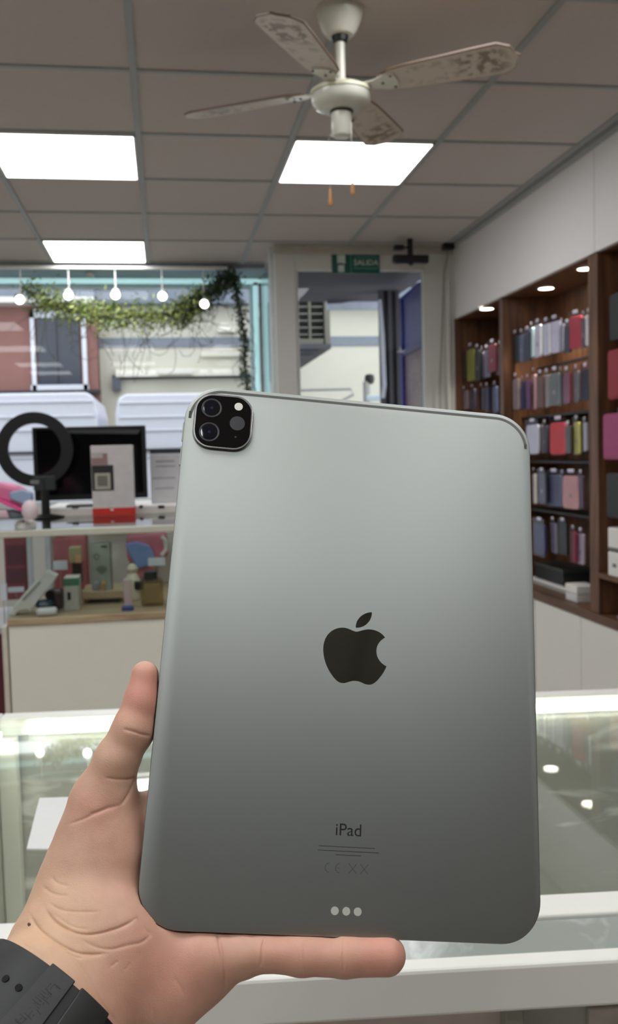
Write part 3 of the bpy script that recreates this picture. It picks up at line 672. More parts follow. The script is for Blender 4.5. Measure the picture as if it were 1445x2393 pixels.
# street lamp
t = thing('street_post', 'slim grey post with a round black head standing outside the door', 'post', P(858, 935, y=8.8))
y = 8.8; a = P(858, 940, y=y); b = P(861, 892, y=y); 
MB().tube([(a.x, y, -.06), (a.x, y, b.z)], .035, 12).build('pole', mat('post_grey', (150, 150, 146), .5), t)
MB().lathe([(.01, -.05), (.04, -.04), (.05, 0), (.04, .04), (.01, .05)], (P(864, 886, y=y).x, y, P(864, 886, y=y).z), 16).build('head', M_black, t, smooth=True)
t = thing('rounded_bollard', 'pale rounded bollard with a thin grey bar across it, low outside the door glass', 'bollard', P(830, 930, y=7.9))
y = 7.9
MB().tube([P(700, 912, y=y), P(820, 909, y=y), P(826, 922, y=y), P(800, 936, y=y)], .012, 8).build('bar', mat('bar_grey', (150, 150, 150), .4), t)
p = P(860, 945, y=y)
MB().lathe([(.13, -(p.z + .035)), (.13, -.12), (.11, -.03), (.06, .02), (.01, .035)], (p.x, y + .3, p.z - .02), 20).build('bollard_body', mat('bollard_pale', (206, 200, 190), .35), t, smooth=True)
MB().cbox((P(875, 930, y=y).x, y, P(875, 930, y=y).z), (.14, .02, .05)).build('blue_plate', mat('plate_blue', (170, 186, 196), .3), t, bev=.01)
# ================================================================== MIDDLE SHOWCASE
def marble(name, base, streak, scale, rough=.25):
    m = bpy.data.materials.new(name); m.use_nodes = True; nt = m.node_tree; b = nt.nodes['Principled BSDF']
    tc = nt.nodes.new('ShaderNodeTexCoord'); mp = nt.nodes.new('ShaderNodeMapping'); mp.inputs['Scale'].default_value = scale
    nz = nt.nodes.new('ShaderNodeTexNoise'); nz.inputs['Scale'].default_value = 1; nz.inputs['Detail'].default_value = 5; nz.inputs['Distortion'].default_value = 1.6
    r = nt.nodes.new('ShaderNodeValToRGB'); e = r.color_ramp.elements; e[0].position = .40; e[0].color = (*lin(base), 1); e[1].position = .75; e[1].color = (*lin(streak), 1)
    x = e.new(.57); x.color = (*lin([(p + q) / 2 for p, q in zip(base, base)]), 1)
    nt.links.new(tc.outputs['Object'], mp.inputs[0]); nt.links.new(mp.outputs[0], nz.inputs['Vector']); nt.links.new(nz.outputs['Fac'], r.inputs[0]); nt.links.new(r.outputs[0], b.inputs['Base Color'])
    bp = nt.nodes.new('ShaderNodeBump'); bp.inputs['Strength'].default_value = .25; bp.inputs['Distance'].default_value = .004
    nt.links.new(nz.outputs['Fac'], bp.inputs['Height']); nt.links.new(bp.outputs['Normal'], b.inputs['Normal'])
    b.inputs['Roughness'].default_value = rough
    return m
Y0 = 3.0; Y1 = 3.72; SX0, SX1 = -.86, .88; ZT = 1.235; ZS = .955
cab = thing('display_base_cabinet', 'white base cabinet carrying the glass showcase in the middle of the shop', 'cabinet', (.18, 3.3, 0))
MB().box((-.50, Y0 + .02, 0), (.88, Y1, .936)).build('body', mat('warm_white', (222, 220, 206), .45, noise=.01), cab)
MB().box((-.498, Y0, .05), (.40, Y0 + .019, .936)).build('front_panel', mat('warm_white', (206, 203, 188), .45), cab, bev=.002)
MB().box((.404, Y0, .05), (.878, Y0 + .019, .936)).build('front_panel', mat('warm_white', (206, 203, 188), .45), cab, bev=.002)
MB().box((-.518, Y0 - .004, 0), (-.502, Y1, .936)).build('end_panel', mat('aged_white', (200, 192, 178), .5), cab, bev=.002)
ws = tag(MB().box((-.50, Y0 - .005, .937), (.88, Y1, .959)).build('oak_shelf_board', M_oak, bev=.002), 'light oak board under the glass showcase, topping the white cabinet', 'worktop')
gc = thing('glass_showcase', 'glass showcase with white frame and glass top standing on the oak board', 'showcase', (0, 3.3, .96))
M_fr = mat('showcase_frame', (188, 188, 172), .35, noise=.01)
mb = MB(); mb.box((SX0, Y0 - .004, ZT - .022), (SX1, Y0 + .018, ZT)); mb.build('front_rail', M_fr, gc, bev=.003)
MB().box((SX0, Y1 - .02, ZT - .022), (SX1, Y1, ZT)).build('rear_rail', M_fr, gc)
for xx in (P(70, 1320, y=Y1 - .2).x, P(112, 1300, y=Y1 - .2).x, SX1 - .02): MB().box((xx - .009, Y1 - .2, .96), (xx + .009, Y1 - .185, ZT - .022)).build('upright', mat('upright_white', (206, 208, 216), .4), gc)
MB().box((SX0, Y0 + .018, ZT - .008), (SX1, Y1 - .02, ZT - .001)).build('glass_top', M_case_glass, gc)
MB().box((-.50, Y0 + .0, .96), (SX1, Y0 + .006, ZT - .022)).build('front_glass', M_glass, gc)
side = thing('side_cabinet', 'dark red low cabinet beside the white display cabinet at the left edge', 'cabinet', (-.8, 3.4, 0))
MB().box((-1.3, 3.3, 0), (-.56, 3.75, .86)).build('body', mat('maroon', (92, 34, 44), .5), side)
MB().box((-1.3, 3.29, .861), (-.56, 3.75, .885)).build('top', mat('pale_top', (176, 172, 176), .4), side, bev=.003)
# rear ledge (white strip) behind the glass top
lg = thing('rear_display_ledge', 'white raised ledge running behind the glass top, carrying the monitor', 'ledge', (0, 3.85, 0))
MB().box((P(100, 1180, y=3.74).x, 3.74, .9), (SX1, 4.25, 1.262)).build('ledge_body', M_white, lg, bev=.004)
for u in (176, 330, 377):
    p = P(u, 1184, y=3.739); MB().cbox((p.x, 3.737, p.z), (.026 if u != 330 else .014, .006, .011)).build('black_latch', M_black, lg, bev=.002)
# pink and red stuff behind the showcase
def bx(name, lab, cat, u0, v0, u1, v1, y, d, m, bev=.003, group=None, nm='box_body', rot=0):
    a = P(u0, v0, y=y); b = P(u1, v1, y=y)
    t = thing(name, lab, cat, ((a.x + b.x) / 2, y + d / 2, b.z), group)
    MB().box((a.x, y, b.z), (b.x, y + d, a.z)).build(nm, m, t, bev=bev)
    return t
def face(t, u0, v0, u1, v1, y, nm, m, th=.001):
    a = P(u0, v0, y=y); b = P(u1, v1, y=y)
    return MB().box((a.x, y - th, b.z), (b.x, y - .0002, a.z)).build(nm, m, t)
M_rb = mat('dusty_red', (150, 78, 88), .6)
t = bx('red_storage_crate', 'dusty red crate seen through the showcase at the left', 'crate', 8, 1256, 66, 1400, 3.62, .08, M_rb)
face(t, 14, 1275, 60, 1320, 3.62, 'crate_panel', mat('dusty_red_dark', (112, 66, 78), .6)); face(t, 14, 1330, 60, 1362, 3.62, 'crate_panel', mat('dusty_red_dark', (112, 66, 78), .6))
bx('pink_storage_crate', 'pinkish red crate behind the tall grey package in the showcase', 'crate', 122, 1256, 206, 1378, 3.60, .1, mat('rose', (176, 92, 98), .6), .012)
t = thing('gift_bag', 'pink and blue bag slumped at the back right of the showcase', 'bag', P(340, 1350, y=3.62))
prof = [(296, 1250), (390, 1246), (394, 1300), (362, 1312), (358, 1352), (318, 1352), (296, 1300)]
MB().prism([(P(u, v, y=3.62).x, P(u, v, y=3.62).z) for u, v in prof], 0, .07, lambda x, z, d: (x, 3.62 + d, z)).build('bag_body', mat('bag_pink', (196, 112, 128), .6), t, bev=.01)
prof = [(292, 1272), (318, 1266), (350, 1275), (362, 1300), (352, 1322), (320, 1330), (304, 1300)]
MB().prism([(P(u, v, y=3.60).x, P(u, v, y=3.60).z) for u, v in prof], 0, .018, lambda x, z, d: (x, 3.60 + d, z)).build('bag_print', mat('bag_blue', (120, 144, 196), .6), t, bev=.006)
MB().tube([P(378, 1298, y=3.58), P(388, 1285, y=3.58), P(386, 1262, y=3.58), P(378, 1254, y=3.58)], .008, 8).build('bag_handle', M_white, t, smooth=True)
# items on oak board
def oakz(): return .9595
t = bx('display_riser', 'low oak riser carrying the tall grey package', 'stand', 190, 1384, 292, 1397, 3.22, .2, M_oak, .002, nm='riser_top')
a = P(200, 1397, y=3.24); b = P(286, 1397, y=3.24)
for xx in (a.x, b.x): MB().box((xx - .008, 3.25, .9595), (xx + .008, 3.4, P(200, 1397, y=3.22).z)).build('riser_leg', M_oak, t)
yz = P(240, 1384, y=3.24).z
t = thing('phone_case_package', 'tall grey green package with a ring and a printed figure standing on the riser', 'package', (P(238, 1380, y=3.28).x, 3.3, yz))
a = P(211, 1268, y=3.26); b = P(263, 1376, y=3.26)
MB().box((a.x, 3.26, yz + .0005), (b.x, 3.285, a.z)).build('box_body', mat('package_side', (92, 72, 66), .5), t, bev=.002)
MB().box((a.x + .001, 3.2575, yz + .002), (b.x - .003, 3.2598, a.z - .001)).build('front_face', mat('package_front', (150, 154, 142), .45), t)
c = P(226, 1301, y=3.257)
MB().lathe([(.0075, 0), (.0095, 0), (.0095, .001), (.0075, .001), (.0075, 0)], (c.x, 3.2574, c.z), 20, Matrix.Rotation(math.pi / 2, 3, 'X')).build('printed_ring', M_black, t)
c = P(238, 1332, y=3.257); MB().prism([(c.x + .017 * math.cos(i) * (1 + .25 * math.sin(3 * i)), c.z + .015 * math.sin(i)) for i in [k * .5236 for k in range(12)]], 3.2568, 3.2574, lambda x, z, d: (x, d, z)).build('printed_figure', mat('print_grey', (112, 116, 108), .5), t)
face(t, 236, 1275, 250, 1280, 3.2575, 'printed_title', mat('print_dark', (60, 60, 56), .5))
t = thing('chrome_ring_stand', 'small shiny clover-shaped ring stand in front of the tall package', 'ring stand', P(234, 1380, y=3.23))
for (u, v), cc in (((226, 1361), (210, 214, 226)), ((242, 1361), (236, 200, 150)), ((228, 1372), (190, 190, 190)), ((238, 1374), (226, 176, 110))):
    c = P(u, v, y=3.235); MB().lathe([(.0005, -.003), (.009, -.003), (.010, 0), (.009, .003), (.0005, .003)], c, 14, Matrix.Rotation(math.pi / 2, 3, 'X')).build('petal', mat('petal_%d' % cc[2], cc, .12, .9), t, smooth=True)
MB().box((c.x - .03, 3.225, yz), (c.x + .01, 3.25, yz + .006)).build('foot', M_metal, t)
# slanted white holder
t = thing('tilted_white_holder', 'long white plastic holder leaning steeply at the left end of the oak board', 'holder', P(70, 1435, y=3.06))
f = lambda x, z, d: (x, 3.06 + d, z)
q = [(18, 1438), (30, 1420), (58, 1385), (96, 1345), (108, 1335), (134, 1346), (122, 1366), (88, 1406), (70, 1432), (64, 1425), (44, 1428), (34, 1440)]
MB().prism([(P(u, v, y=3.06).x, P(u, v, y=3.06).z) for u, v in q], 0, .06, f).build('holder_body', mat('holder_white', (210, 207, 198), .4), t, bev=.004)
MB().prism([(P(u, v, y=3.06).x, P(u, v, y=3.06).z) for u, v in ((52, 1400), (92, 1358), (96, 1361), (56, 1404))], -.002, 0, f).build('slot', mat('slot_grey', (150, 148, 142), .5), t)
t = bx('green_white_box', 'white box with green top edge and black pictures beside the white holder', 'box', 147, 1352, 186, 1432, 3.12, .1, mat('box_pale', (190, 188, 176), .45), .002)
face(t, 147, 1352, 186, 1368, 3.12, 'green_band', mat('band_green', (64, 122, 92), .5)); face(t, 157, 1384, 166, 1402, 3.12, 'printed_shape', M_black)
t = thing('action_camera', 'black camera-like gadget with a brown lens lying on the oak board', 'gadget', P(120, 1425, y=3.1))
a = P(108, 1380, y=3.1); b = P(148, 1425, y=3.1)
MB().box((a.x, 3.1, b.z), (b.x, 3.15, a.z)).build('gadget_body', mat('dark_brown_plastic', (48, 34, 30), .4), t, bev=.01)
c = P(118, 1390, y=3.1); MB().lathe([(.012, 0), (.016, 0), (.016, .012), (.010, .012), (.012, 0)], (c.x, 3.1, c.z), 18, Matrix.Rotation(math.pi / 2, 3, 'X')).build('lens_ring', M_black, t, smooth=True)
t = thing('blue_black_gadget', 'dark blue and black rounded gadget in front of the camera-like one', 'gadget', P(104, 1418, y=3.08))
MB().lathe([(.001, -.012), (.02, -.012), (.032, 0), (.024, .012), (.001, .016)], P(104, 1412, y=3.08), 20).build('gadget_body', mat('navy_plastic', (26, 44, 62), .3), t, smooth=True)
t = thing('earbud_case', 'small white rounded charging case at the front of the oak board', 'case', P(110, 1432, y=3.05))
c = P(110, 1428, y=3.04); MB().cbox((c.x, 3.04, .9595 + .012), (.062, .04, .024)).build('case_shell', M_white, t, bev=.009, seg=3)
t = bx('pink_tall_box', 'slim pale pink box standing near the right end of the oak board', 'box', 288, 1356, 311, 1432, 3.09, .04, mat('pale_pink', (206, 182, 176), .5), .002)
t = bx('blue_clip', 'small royal blue gadget at the foot of the slim pink box', 'gadget', 284, 1418, 312, 1432, 3.05, .03, mat('royal_blue', (36, 56, 122), .4), .006, nm='gadget_body')
bx('black_gift_box', 'dark box with tan lid and green bow print behind the green and white box', 'box', 168, 1316, 192, 1360, 3.4, .06, mat('espresso', (40, 28, 26), .4), .002)
t = bx('tan_figure_box', 'tan and olive box standing on top of the dark box in the showcase', 'box', 160, 1280, 190, 1315, 3.4, .06, mat('olive_tan', (160, 148, 104), .5), .004)
face(t, 176, 1296, 190, 1315, 3.4, 'orange_panel', mat('peach', (206, 150, 112), .5))
t = thing('perfume_bottle', 'clear squarish bottle with black cap at the right end of the showcase', 'bottle', P(350, 1420, y=3.15))
a = P(328, 1352, y=3.15); b = P(384, 1428, y=3.15)
MB().box((a.x, 3.12, .9595), (b.x, 3.18, a.z)).build('bottle_glass', glass('amber_glass', (226, 214, 180), .08, 1.2), t, bev=.008)
MB().box((a.x + .012, 3.135, .968), (b.x - .012, 3.165, a.z - .02)).build('inner_card', mat('cream_card', (196, 182, 146), .5), t, bev=.003)
a2 = P(336, 1334, y=3.15); b2 = P(368, 1354, y=3.15); MB().box((a2.x, 3.135, b2.z), (b2.x, 3.165, a2.z)).build('cap', M_black, t, bev=.004)
for i, (u0, v0, u1, v1, yy, lab) in enumerate(((124, 1311, 158, 1331, 3.5, 'white price card behind the slanted holder'), (346, 1304, 386, 1321, 3.5, 'white price card at the right of the showcase'), (18, 1373, 56, 1383, 3.45, 'white price card over the red crate'), (0, 1364, 17, 1402, 3.25, 'white card at the far left edge of the showcase'))):
    t = bx('price_card', lab, 'price card', u0, v0, u1, v1, yy, .003, mat('card_white', (222, 226, 240), .5), 0, 'price cards in the showcase', 'card')
    c = P((u0 + u1) / 2, v1, y=yy); MB().tube([(c.x, yy + .002, c.z), (c.x, yy + .002, .9595 if i != 3 else .886)], .0015, 6).build('card_stem', M_metal, t)
t = thing('cream_figurine', 'small cream figurine with black detail beside the clear bottle', 'figurine', P(320, 1345, y=3.3))
c = P(310, 1345, y=3.3)
MB().lathe([(.001, -.09), (.03, -.09), (.034, -.05), (.02, -.01), (.014, 0), (.02, .015), (.012, .03), (.001, .034)], (c.x, 3.3, .9595 + .09), 18).build('figurine_body', mat('cream_plastic', (214, 204, 180), .4), t, smooth=True)
MB().cbox((c.x + .02, 3.275, 1.01), (.03, .02, .03)).build('figurine_prop', M_black, t, bev=.004)

# ------------------------------------------------------------------ on top of the showcase
ZG = ZT
yM = 3.80
t = thing('monitor', 'black flat monitor standing on the ledge behind the product box', 'monitor', (P(210, 1165, y=yM).x, yM, 1.262))
a = P(74, 999, y=yM); b = P(346, 1163, y=yM)
MB().box((a.x, yM, b.z), (b.x, yM + .035, a.z)).build('monitor_body', M_black, t, bev=.004)
face(t, 84, 1005, 336, 1150, yM, 'screen', M_screen)
MB().prism([(P(u, v, y=yM).x, P(u, v, y=yM).z) for u, v in ((160, 1004), (330, 1003), (322, 1014), (160, 1013))], yM - .0022, yM - .0013, lambda x, z, d: (x, d, z)).build('screen_glint', mat('screen_glint_grey', (58, 60, 62), .4), t)  # grey strip painted as a reflection along the top of the screen
MB().box(((a.x + b.x) / 2 - .1, yM - .01, 1.2625), ((a.x + b.x) / 2 + .1, yM + .14, 1.27)).build('stand', M_black, t)
t = thing('product_box', 'white product box with a picture and a red stripe standing on the glass top', 'box', (P(265, 1205, y=3.62).x, 3.66, ZG))
a = P(211, 1042, y=3.62); b = P(316, 1205, y=3.62); yb = 3.62
MB().box((a.x, yb, ZG - .0008), (b.x, yb + .07, a.z)).build('box_body', mat('box_white', (212, 206, 206), .4), t, bev=.002)
zb = P(260, 1187, y=yb).z
MB().box((a.x - .001, yb - .0008, ZG + .0), (b.x + .001, yb + .071, zb)).build('red_stripe', mat('stripe_red', (200, 44, 38), .4), t)
face(t, 214, 1088, 267, 1146, yb, 'printed_picture', mat('print_black', (38, 38, 38), .4)); face(t, 221, 1106, 259, 1143, yb - .0011, 'printed_label', mat('print_grey2', (176, 174, 160), .5)); face(t, 227, 1112, 252, 1136, yb - .0022, 'printed_label', mat('print_grey3', (116, 114, 108), .5))
face(t, 213, 1060, 252, 1086, yb, 'printed_photo', mat('print_mauve', (150, 120, 118), .5)); face(t, 213, 1058, 240, 1070, yb - .0011, 'printed_photo', mat('print_pale', (188, 180, 176), .5))
c = P(262, 1191, y=yb - .001); MB().cbox((c.x, yb - .0014, c.z), (.012, .001, .007)).build('stripe_logo', M_white, t)
t = thing('ring_light', 'round black ring light on a stand at the left of the monitor', 'ring light', (P(82, 1180, y=3.66).x, 3.66, ZG))
c = P(82, 1050, y=3.66); R1, R0 = 84 / FPX * 3.66 * 1.0, 58 / FPX * 3.66
MB().lathe([(R0, -.010), (R1 - .006, -.012), (R1, -.004), (R1, .012), (R0, .012), (R0, -.010)], (c.x, 3.66, c.z), 48, Matrix.Rotation(math.pi / 2, 3, 'X')).build('ring', M_black, t, smooth=True)
MB().tube([(c.x + .03, 3.66, c.z - R0 - .02), (c.x + .03, 3.66, ZG + .004)], .016, 12).build('stand_pole', M_black, t)
MB().box((c.x - .01, 3.645, c.z - R1 - .015), (c.x + .07, 3.685, c.z - R0 - .005)).build('clamp', mat('clamp_dark', (40, 46, 46), .4), t, bev=.003)
MB().box((c.x - .02, 3.64, c.z - R1 + .01), (c.x + .012, 3.647, c.z - R1 + .025)).build('badge', mat('badge_grey', (120, 122, 122), .4), t)
MB().lathe([(.07, 0), (.072, .004), (.03, .012), (.01, .014)], (c.x + .03, 3.64, ZG), 28).build('stand_base', M_black, t, smooth=True)
t = thing('plush_bag', 'pink and blue soft bag with a white toy hanging at its side', 'bag', P(30, 1235, y=3.04))
y = 3.04; f = lambda x, z, d: (x, y + d, z)
def poly(pts, d0, d1, nm, m, bev=.008, par=None): return MB().prism([(P(u, v, y=y).x, P(u, v, y=y).z) for u, v in pts], d0, d1, f).build(nm, m, par or t, bev=bev)
poly([(-60, 1130), (0, 1128), (38, 1136), (62, 1150), (72, 1170), (58, 1192), (30, 1182), (-60, 1158)], 0, .09, 'bag_body', mat('hot_pink', (206, 106, 146), .5), .015)
poly([(22, 1150), (50, 1144), (76, 1150), (78, 1170), (56, 1180), (24, 1166)], -.012, .02, 'blue_patch', mat('soft_blue', (136, 156, 180), .6), .006)
poly([(-60, 1158), (0, 1166), (30, 1178), (56, 1190), (50, 1196), (0, 1174), (-60, 1166)], -.01, .02, 'piping', mat('bright_pink', (220, 74, 140), .4), .003)
poly([(-60, 1190), (18, 1192), (22, 1213), (-60, 1214)], -.005, .05, 'lower_pouch', mat('pale_pink_fabric', (196, 170, 176), .6), .008)
poly([(20, 1190), (56, 1200), (60, 1212), (22, 1213)], -.0, .04, 'side_pouch', mat('grey_blue_fabric', (92, 104, 112), .6), .008)
c = P(72, 1190, y=y)
MB().lathe([(.001, -.032), (.018, -.028), (.026, -.01), (.024, .012), (.014, .026), (.001, .030)], (c.x, y - .02, c.z), 18).build('hanging_toy', mat('toy_white', (214, 196, 200), .6), t, smooth=True)
t = thing('computer_mouse', 'white computer mouse lying on the glass top at the left', 'mouse', (P(60, 1235, y=3.12).x, 3.12, ZG))
c = P(60, 1234, y=3.10)
m_ = MB(); vs = []; n = 24; prof = [(1, 0), (1, .35), (.9, .75), (.6, .96), (.02, 1)]
for r, z in prof:
    for k in range(n): a_ = 6.28318 * k / n; vs.append((c.x + .033 * r * math.cos(a_), 3.10 + .05 * r * math.sin(a_), ZG + .0006 + .028 * z))
m_.add(vs, [(i * n + k, i * n + (k + 1) % n, (i + 1) * n + (k + 1) % n, (i + 1) * n + k) for i in range(4) for k in range(n)] + [tuple(range(n - 1, -1, -1)), tuple(range(4 * n, 5 * n))])
m_.build('mouse_shell', M_white, t, smooth=True)
MB().box((c.x - .003, 3.055, ZG + .018), (c.x + .003, 3.075, ZG + .027)).build('scroll_wheel', mat('wheel_grey', (120, 120, 124), .4), t)
t = thing('white_notice_board', 'white sheet board with faint grey lines standing right of the monitor', 'board', P(400, 1165, y=3.9))
y = 3.9
a = P(350, 1062, y=y); b = P(470, 1172, y=y)
MB().box((a.x, y, 1.2625), (b.x, y + .015, a.z)).build('board', mat('board_white', (206, 204, 206), .5), t, bev=.002)
for q in ((364, 1076, 408, 1080), (364, 1088, 410, 1091), (356, 1116, 410, 1118), (362, 1140, 408, 1142)): face(t, *q, y, 'printed_line', mat('line_grey', (160, 160, 164), .5))
face(t, 350, 1052, 470, 1058, y, 'top_bar', mat('bar_dark', (46, 46, 52), .5), .004)

# ================================================================== NEAR COUNTER
th = math.radians(-5.5); E1 = Vector((math.cos(th), math.sin(th), 0)); E2 = Vector((math.sin(th), -math.cos(th), 0))
NO = Vector((-.30, 1.642, 0)); ZN = 1.02
def N(a, b, z): return NO + E1 * a + E2 * b + Vector((0, 0, z))
def nbox(a0, a1, b0, b1, z0, z1, nm, m, par, bev=0):
    return MB().obox(N((a0 + a1) / 2, (b0 + b1) / 2, (z0 + z1) / 2), E1 * (a1 - a0) / 2, E2 * (b1 - b0) / 2, Vector((0, 0, (z1 - z0) / 2))).build(nm, m, par, bev=bev)
M_cw = mat('counter_white', (230, 230, 222), .35, noise=.015)
M_mar = marble('grey_marble', (182, 182, 176), (248, 248, 244), (5, 10, 22))
M_mar2 = marble('marble_strip', (150, 155, 148), (226, 230, 224), (9, 4, 4), .18)
nc = thing('glass_counter', 'glass topped counter with white frame and led strips in the foreground', 'counter', N(.5, .4, 0))
AL = 2.4; A0 = .015
nbox(A0, AL, 0, .035, ZN - .03, ZN, 'far_rail', M_cw, nc, .002)
nbox(A0, AL, .745, .785, ZN - .03, ZN + .002, 'near_rail', M_cw, nc, .002)
nbox(A0 - .25, A0 - .002, 0, .785, ZN - .03, ZN, 'side_rail', M_cw, nc, .002)
nbox(A0, AL, .035, .745, ZN - .007, ZN - .001, 'glass_top', glass('counter_glass', (247, 248, 246), .02, 1.2), nc)
nbox(A0, AL, .012, .03, .5, ZN - .03, 'far_panel', M_mar, nc)
nbox(A0, AL, .03, .745, .5, .515, 'case_floor', M_mar, nc)
nbox(A0 - .02, A0, .0, .745, .5, ZN - .03, 'side_panel', mat('side_white', (190, 192, 180), .4), nc)
nbox(A0 + .001, A0 + .03, .031, .055, .515, ZN - .03, 'corner_post', M_cw, nc, .002)
M_strip = emit('led_strip', (250, 255, 238), REAR_LED)
ls = tag(nbox(A0 + .05, AL, .036, .044, ZN - .024, ZN - .014, 'led_strip', M_strip, None), 'white led strip along the far inner edge of the near glass counter', 'led strip', 'led strips in the near counter')
ls = tag(nbox(A0 + .004, A0 + .01, .06, .70, ZN - .024, ZN - .016, 'led_strip', M_strip, None), 'white led strip along the left inner edge of the near glass counter', 'led strip', 'led strips in the near counter')
nbox(A0 - .25, AL, .787, .846, ZN - .03, ZN - .002, 'marble_strip', M_mar2, nc)
nbox(A0 - .25, AL, .848, .868, ZN - .036, ZN + .004, 'front_edge', M_cw, nc, .003)
nbox(A0 - .25, .655, .82, .83, .2, ZN - .037, 'rear_panel', mat('panel_greige', (216, 204, 200), .5), nc)
nbox(.655, AL, .79, .80, .2, ZN - .037, 'niche_back', mat('niche_grey', (190, 194, 188), .5), nc)
nbox(.655, .672, .80, .846, .2, ZN - .037, 'niche_side', mat('niche_edge', (150, 152, 140), .5), nc, .002)
nbox(A0 - .25, AL, 0, .78, .05, .498, 'plinth', M_cw, nc)
cp = [P(u, v, z=ZN) for u, v in ((92, 1870), (62, 1990), (190, 1991), (225, 1866))]
t = MB().prism([(p.x, p.y) for p in cp], ZN + .0005, ZN + .0035).build('white_slab', mat('slab_matte', (212, 212, 208), .5, noise=.02), bev=.0008)  # thin white four-cornered slab on the glass top
tag(t, 'thin white slab lying on the glass counter beside the base of the thumb', 'card')
t = thing('wall_socket', 'white square power socket under the near counter edge, bottom right corner', 'socket', P(1430, 2392, y=.765))
c = P(1372, 2350, y=.772) + E1 * .041 - Vector((0, 0, .041))
MB().obox(c, E1 * .041, E2 * .004, Vector((0, 0, .041))).build('socket_plate', mat('socket_white', (214, 208, 200), .4), t, bev=.002)
MB().lathe([(.019, 0), (.024, 0), (.024, .003), (.019, .003), (.019, 0)], c + E2 * .004, 28, Matrix.Rotation(math.pi / 2, 3, 'X')).build('socket_rim', mat('socket_rim_grey', (150, 146, 140), .4), t)
MB().lathe([(.001, 0), (.019, 0), (.019, .001), (.001, .001)], c + E2 * .004, 28, Matrix.Rotation(math.pi / 2, 3, 'X')).build('socket_well', M_black, t)
t = tag(MB().tube([N(.30, .835, ZN + .003), N(.36, .838, ZN + .004), N(.42, .842, ZN + .004), N(.45, .83, ZN + .004)], .0035, 8).build('black_cable', M_black, smooth=True), 'black cable lying on the near counter edge behind the little finger', 'cable')

# ================================================================== TABLET
TR = Matrix(((0.99148, 0.12907, -0.0176), (-0.06197, 0.34847, -0.93527), (-0.11458, 0.92839, 0.35349)))
TT = Vector((0.08541, 0.43052, 1.3586))
TM = Matrix.Translation(TT) @ TR.to_4x4() @ Matrix.Scale(.001, 4)   # millimetre frame on the tablet's back
nTR = np.array(TR); nTT = np.array(TT)
def tab(u, v, z=0.0):
    d = ray(u, v); n = nTR[:, 2]; o = nTT + n * z / 1000
    t_ = ((o - CAMP) @ n) / (d @ n); return nTR.T @ (CAMP + d * t_ - nTT) * 1000
def tdist(p):      # distance along the view axis of a local point, mm
    wv = nTT + nTR @ (np.array(p) / 1000) - CAMP
    return float(-(CM[:, 2] @ wv)) * 1000
M_alu = mat('space_grey_aluminium', (161, 165, 160), .53, 1.0, noise=.006, nscale=3)
M_ba = mat('antenna_grey', (92, 92, 86), .45, noise=.01)
tb = thing('tablet', 'space grey tablet held upright with its back and mirror logo towards the viewer', 'tablet')
tb.matrix_world = TM
del tb['_o']
def tp(mb, nm, m, par=None, bev=0, smooth=False, seg=2): return mb.build(nm, m, par or tb, bev=bev, smooth=smooth, seg=seg)
TW, TH = 178.5, 254.0
def shell():
    mb = MB(); lay = [(1.0, -5.9), (.25, -5.7), (0, -5.1), (0, -.9), (.25, -.28), (.9, 0)]
    n = None; vs = []; fs = []
    for ins, z in lay:
        pts = rrect(TW - 2 * ins, TH - 2 * ins, 18.5 - ins, 14); n = len(pts); vs += [(x, y, z) for x, y in pts]
    for i in range(len(lay) - 1): fs += [(i * n + k, i * n + (k + 1) % n, (i + 1) * n + (k + 1) % n, (i + 1) * n + k) for k in range(n)]
    fs += [tuple(range(n - 1, -1, -1)), tuple(range((len(lay) - 1) * n, len(lay) * n))]
    return mb.add(vs, fs)
sh = tp(shell(), 'aluminium_shell', M_alu, smooth=True)
tp(MB().prism(rrect(TW - 1.6, TH - 1.6, 17.6, 12), -6.15, -5.91), 'front_glass', M_blackgloss)
# antenna band: a thin inlay following the top edge
def band():
    path = []; r = 18.5 - 2.7; w_, h_ = TW / 2 - 2.6, TH / 2 - 2.7
    path.append((-w_, 112.4)); 
    for k in range(15): a_ = math.radians(180 - 90 * k / 14); path.append((-w_ + r + r * math.cos(a_), h_ - r + r * math.sin(a_)))
    for k in range(15): a_ = math.radians(90 - 90 * k / 14); path.append((w_ - r + r * math.cos(a_), h_ - r + r * math.sin(a_)))
    path.append((w_, 111.3)); L, Rr = [], []
    for i, p in enumerate(path):
        q0 = Vector(path[max(0, i - 1)]); q1 = Vector(path[min(len(path) - 1, i + 1)]); d = (q1 - q0).normalized(); nn = Vector((-d.y, d.x)) * .72
        L.append((p[0] + nn.x, p[1] + nn.y)); Rr.append((p[0] - nn.x, p[1] - nn.y))
    m = len(path); vs = [(*p, .03) for p in L] + [(*p, .03) for p in Rr] + [(*p, -.1) for p in L] + [(*p, -.1) for p in Rr]
    fs = [(i, i + 1, m + i + 1, m + i) for i in range(m - 1)] + [(2 * m + i, 2 * m + i + 1, i + 1, i) for i in range(m - 1)] + [(m + i, m + i + 1, 3 * m + i + 1, 3 * m + i) for i in range(m - 1)]
    return MB().add(vs, fs)
tp(band(), 'antenna_band', M_ba)
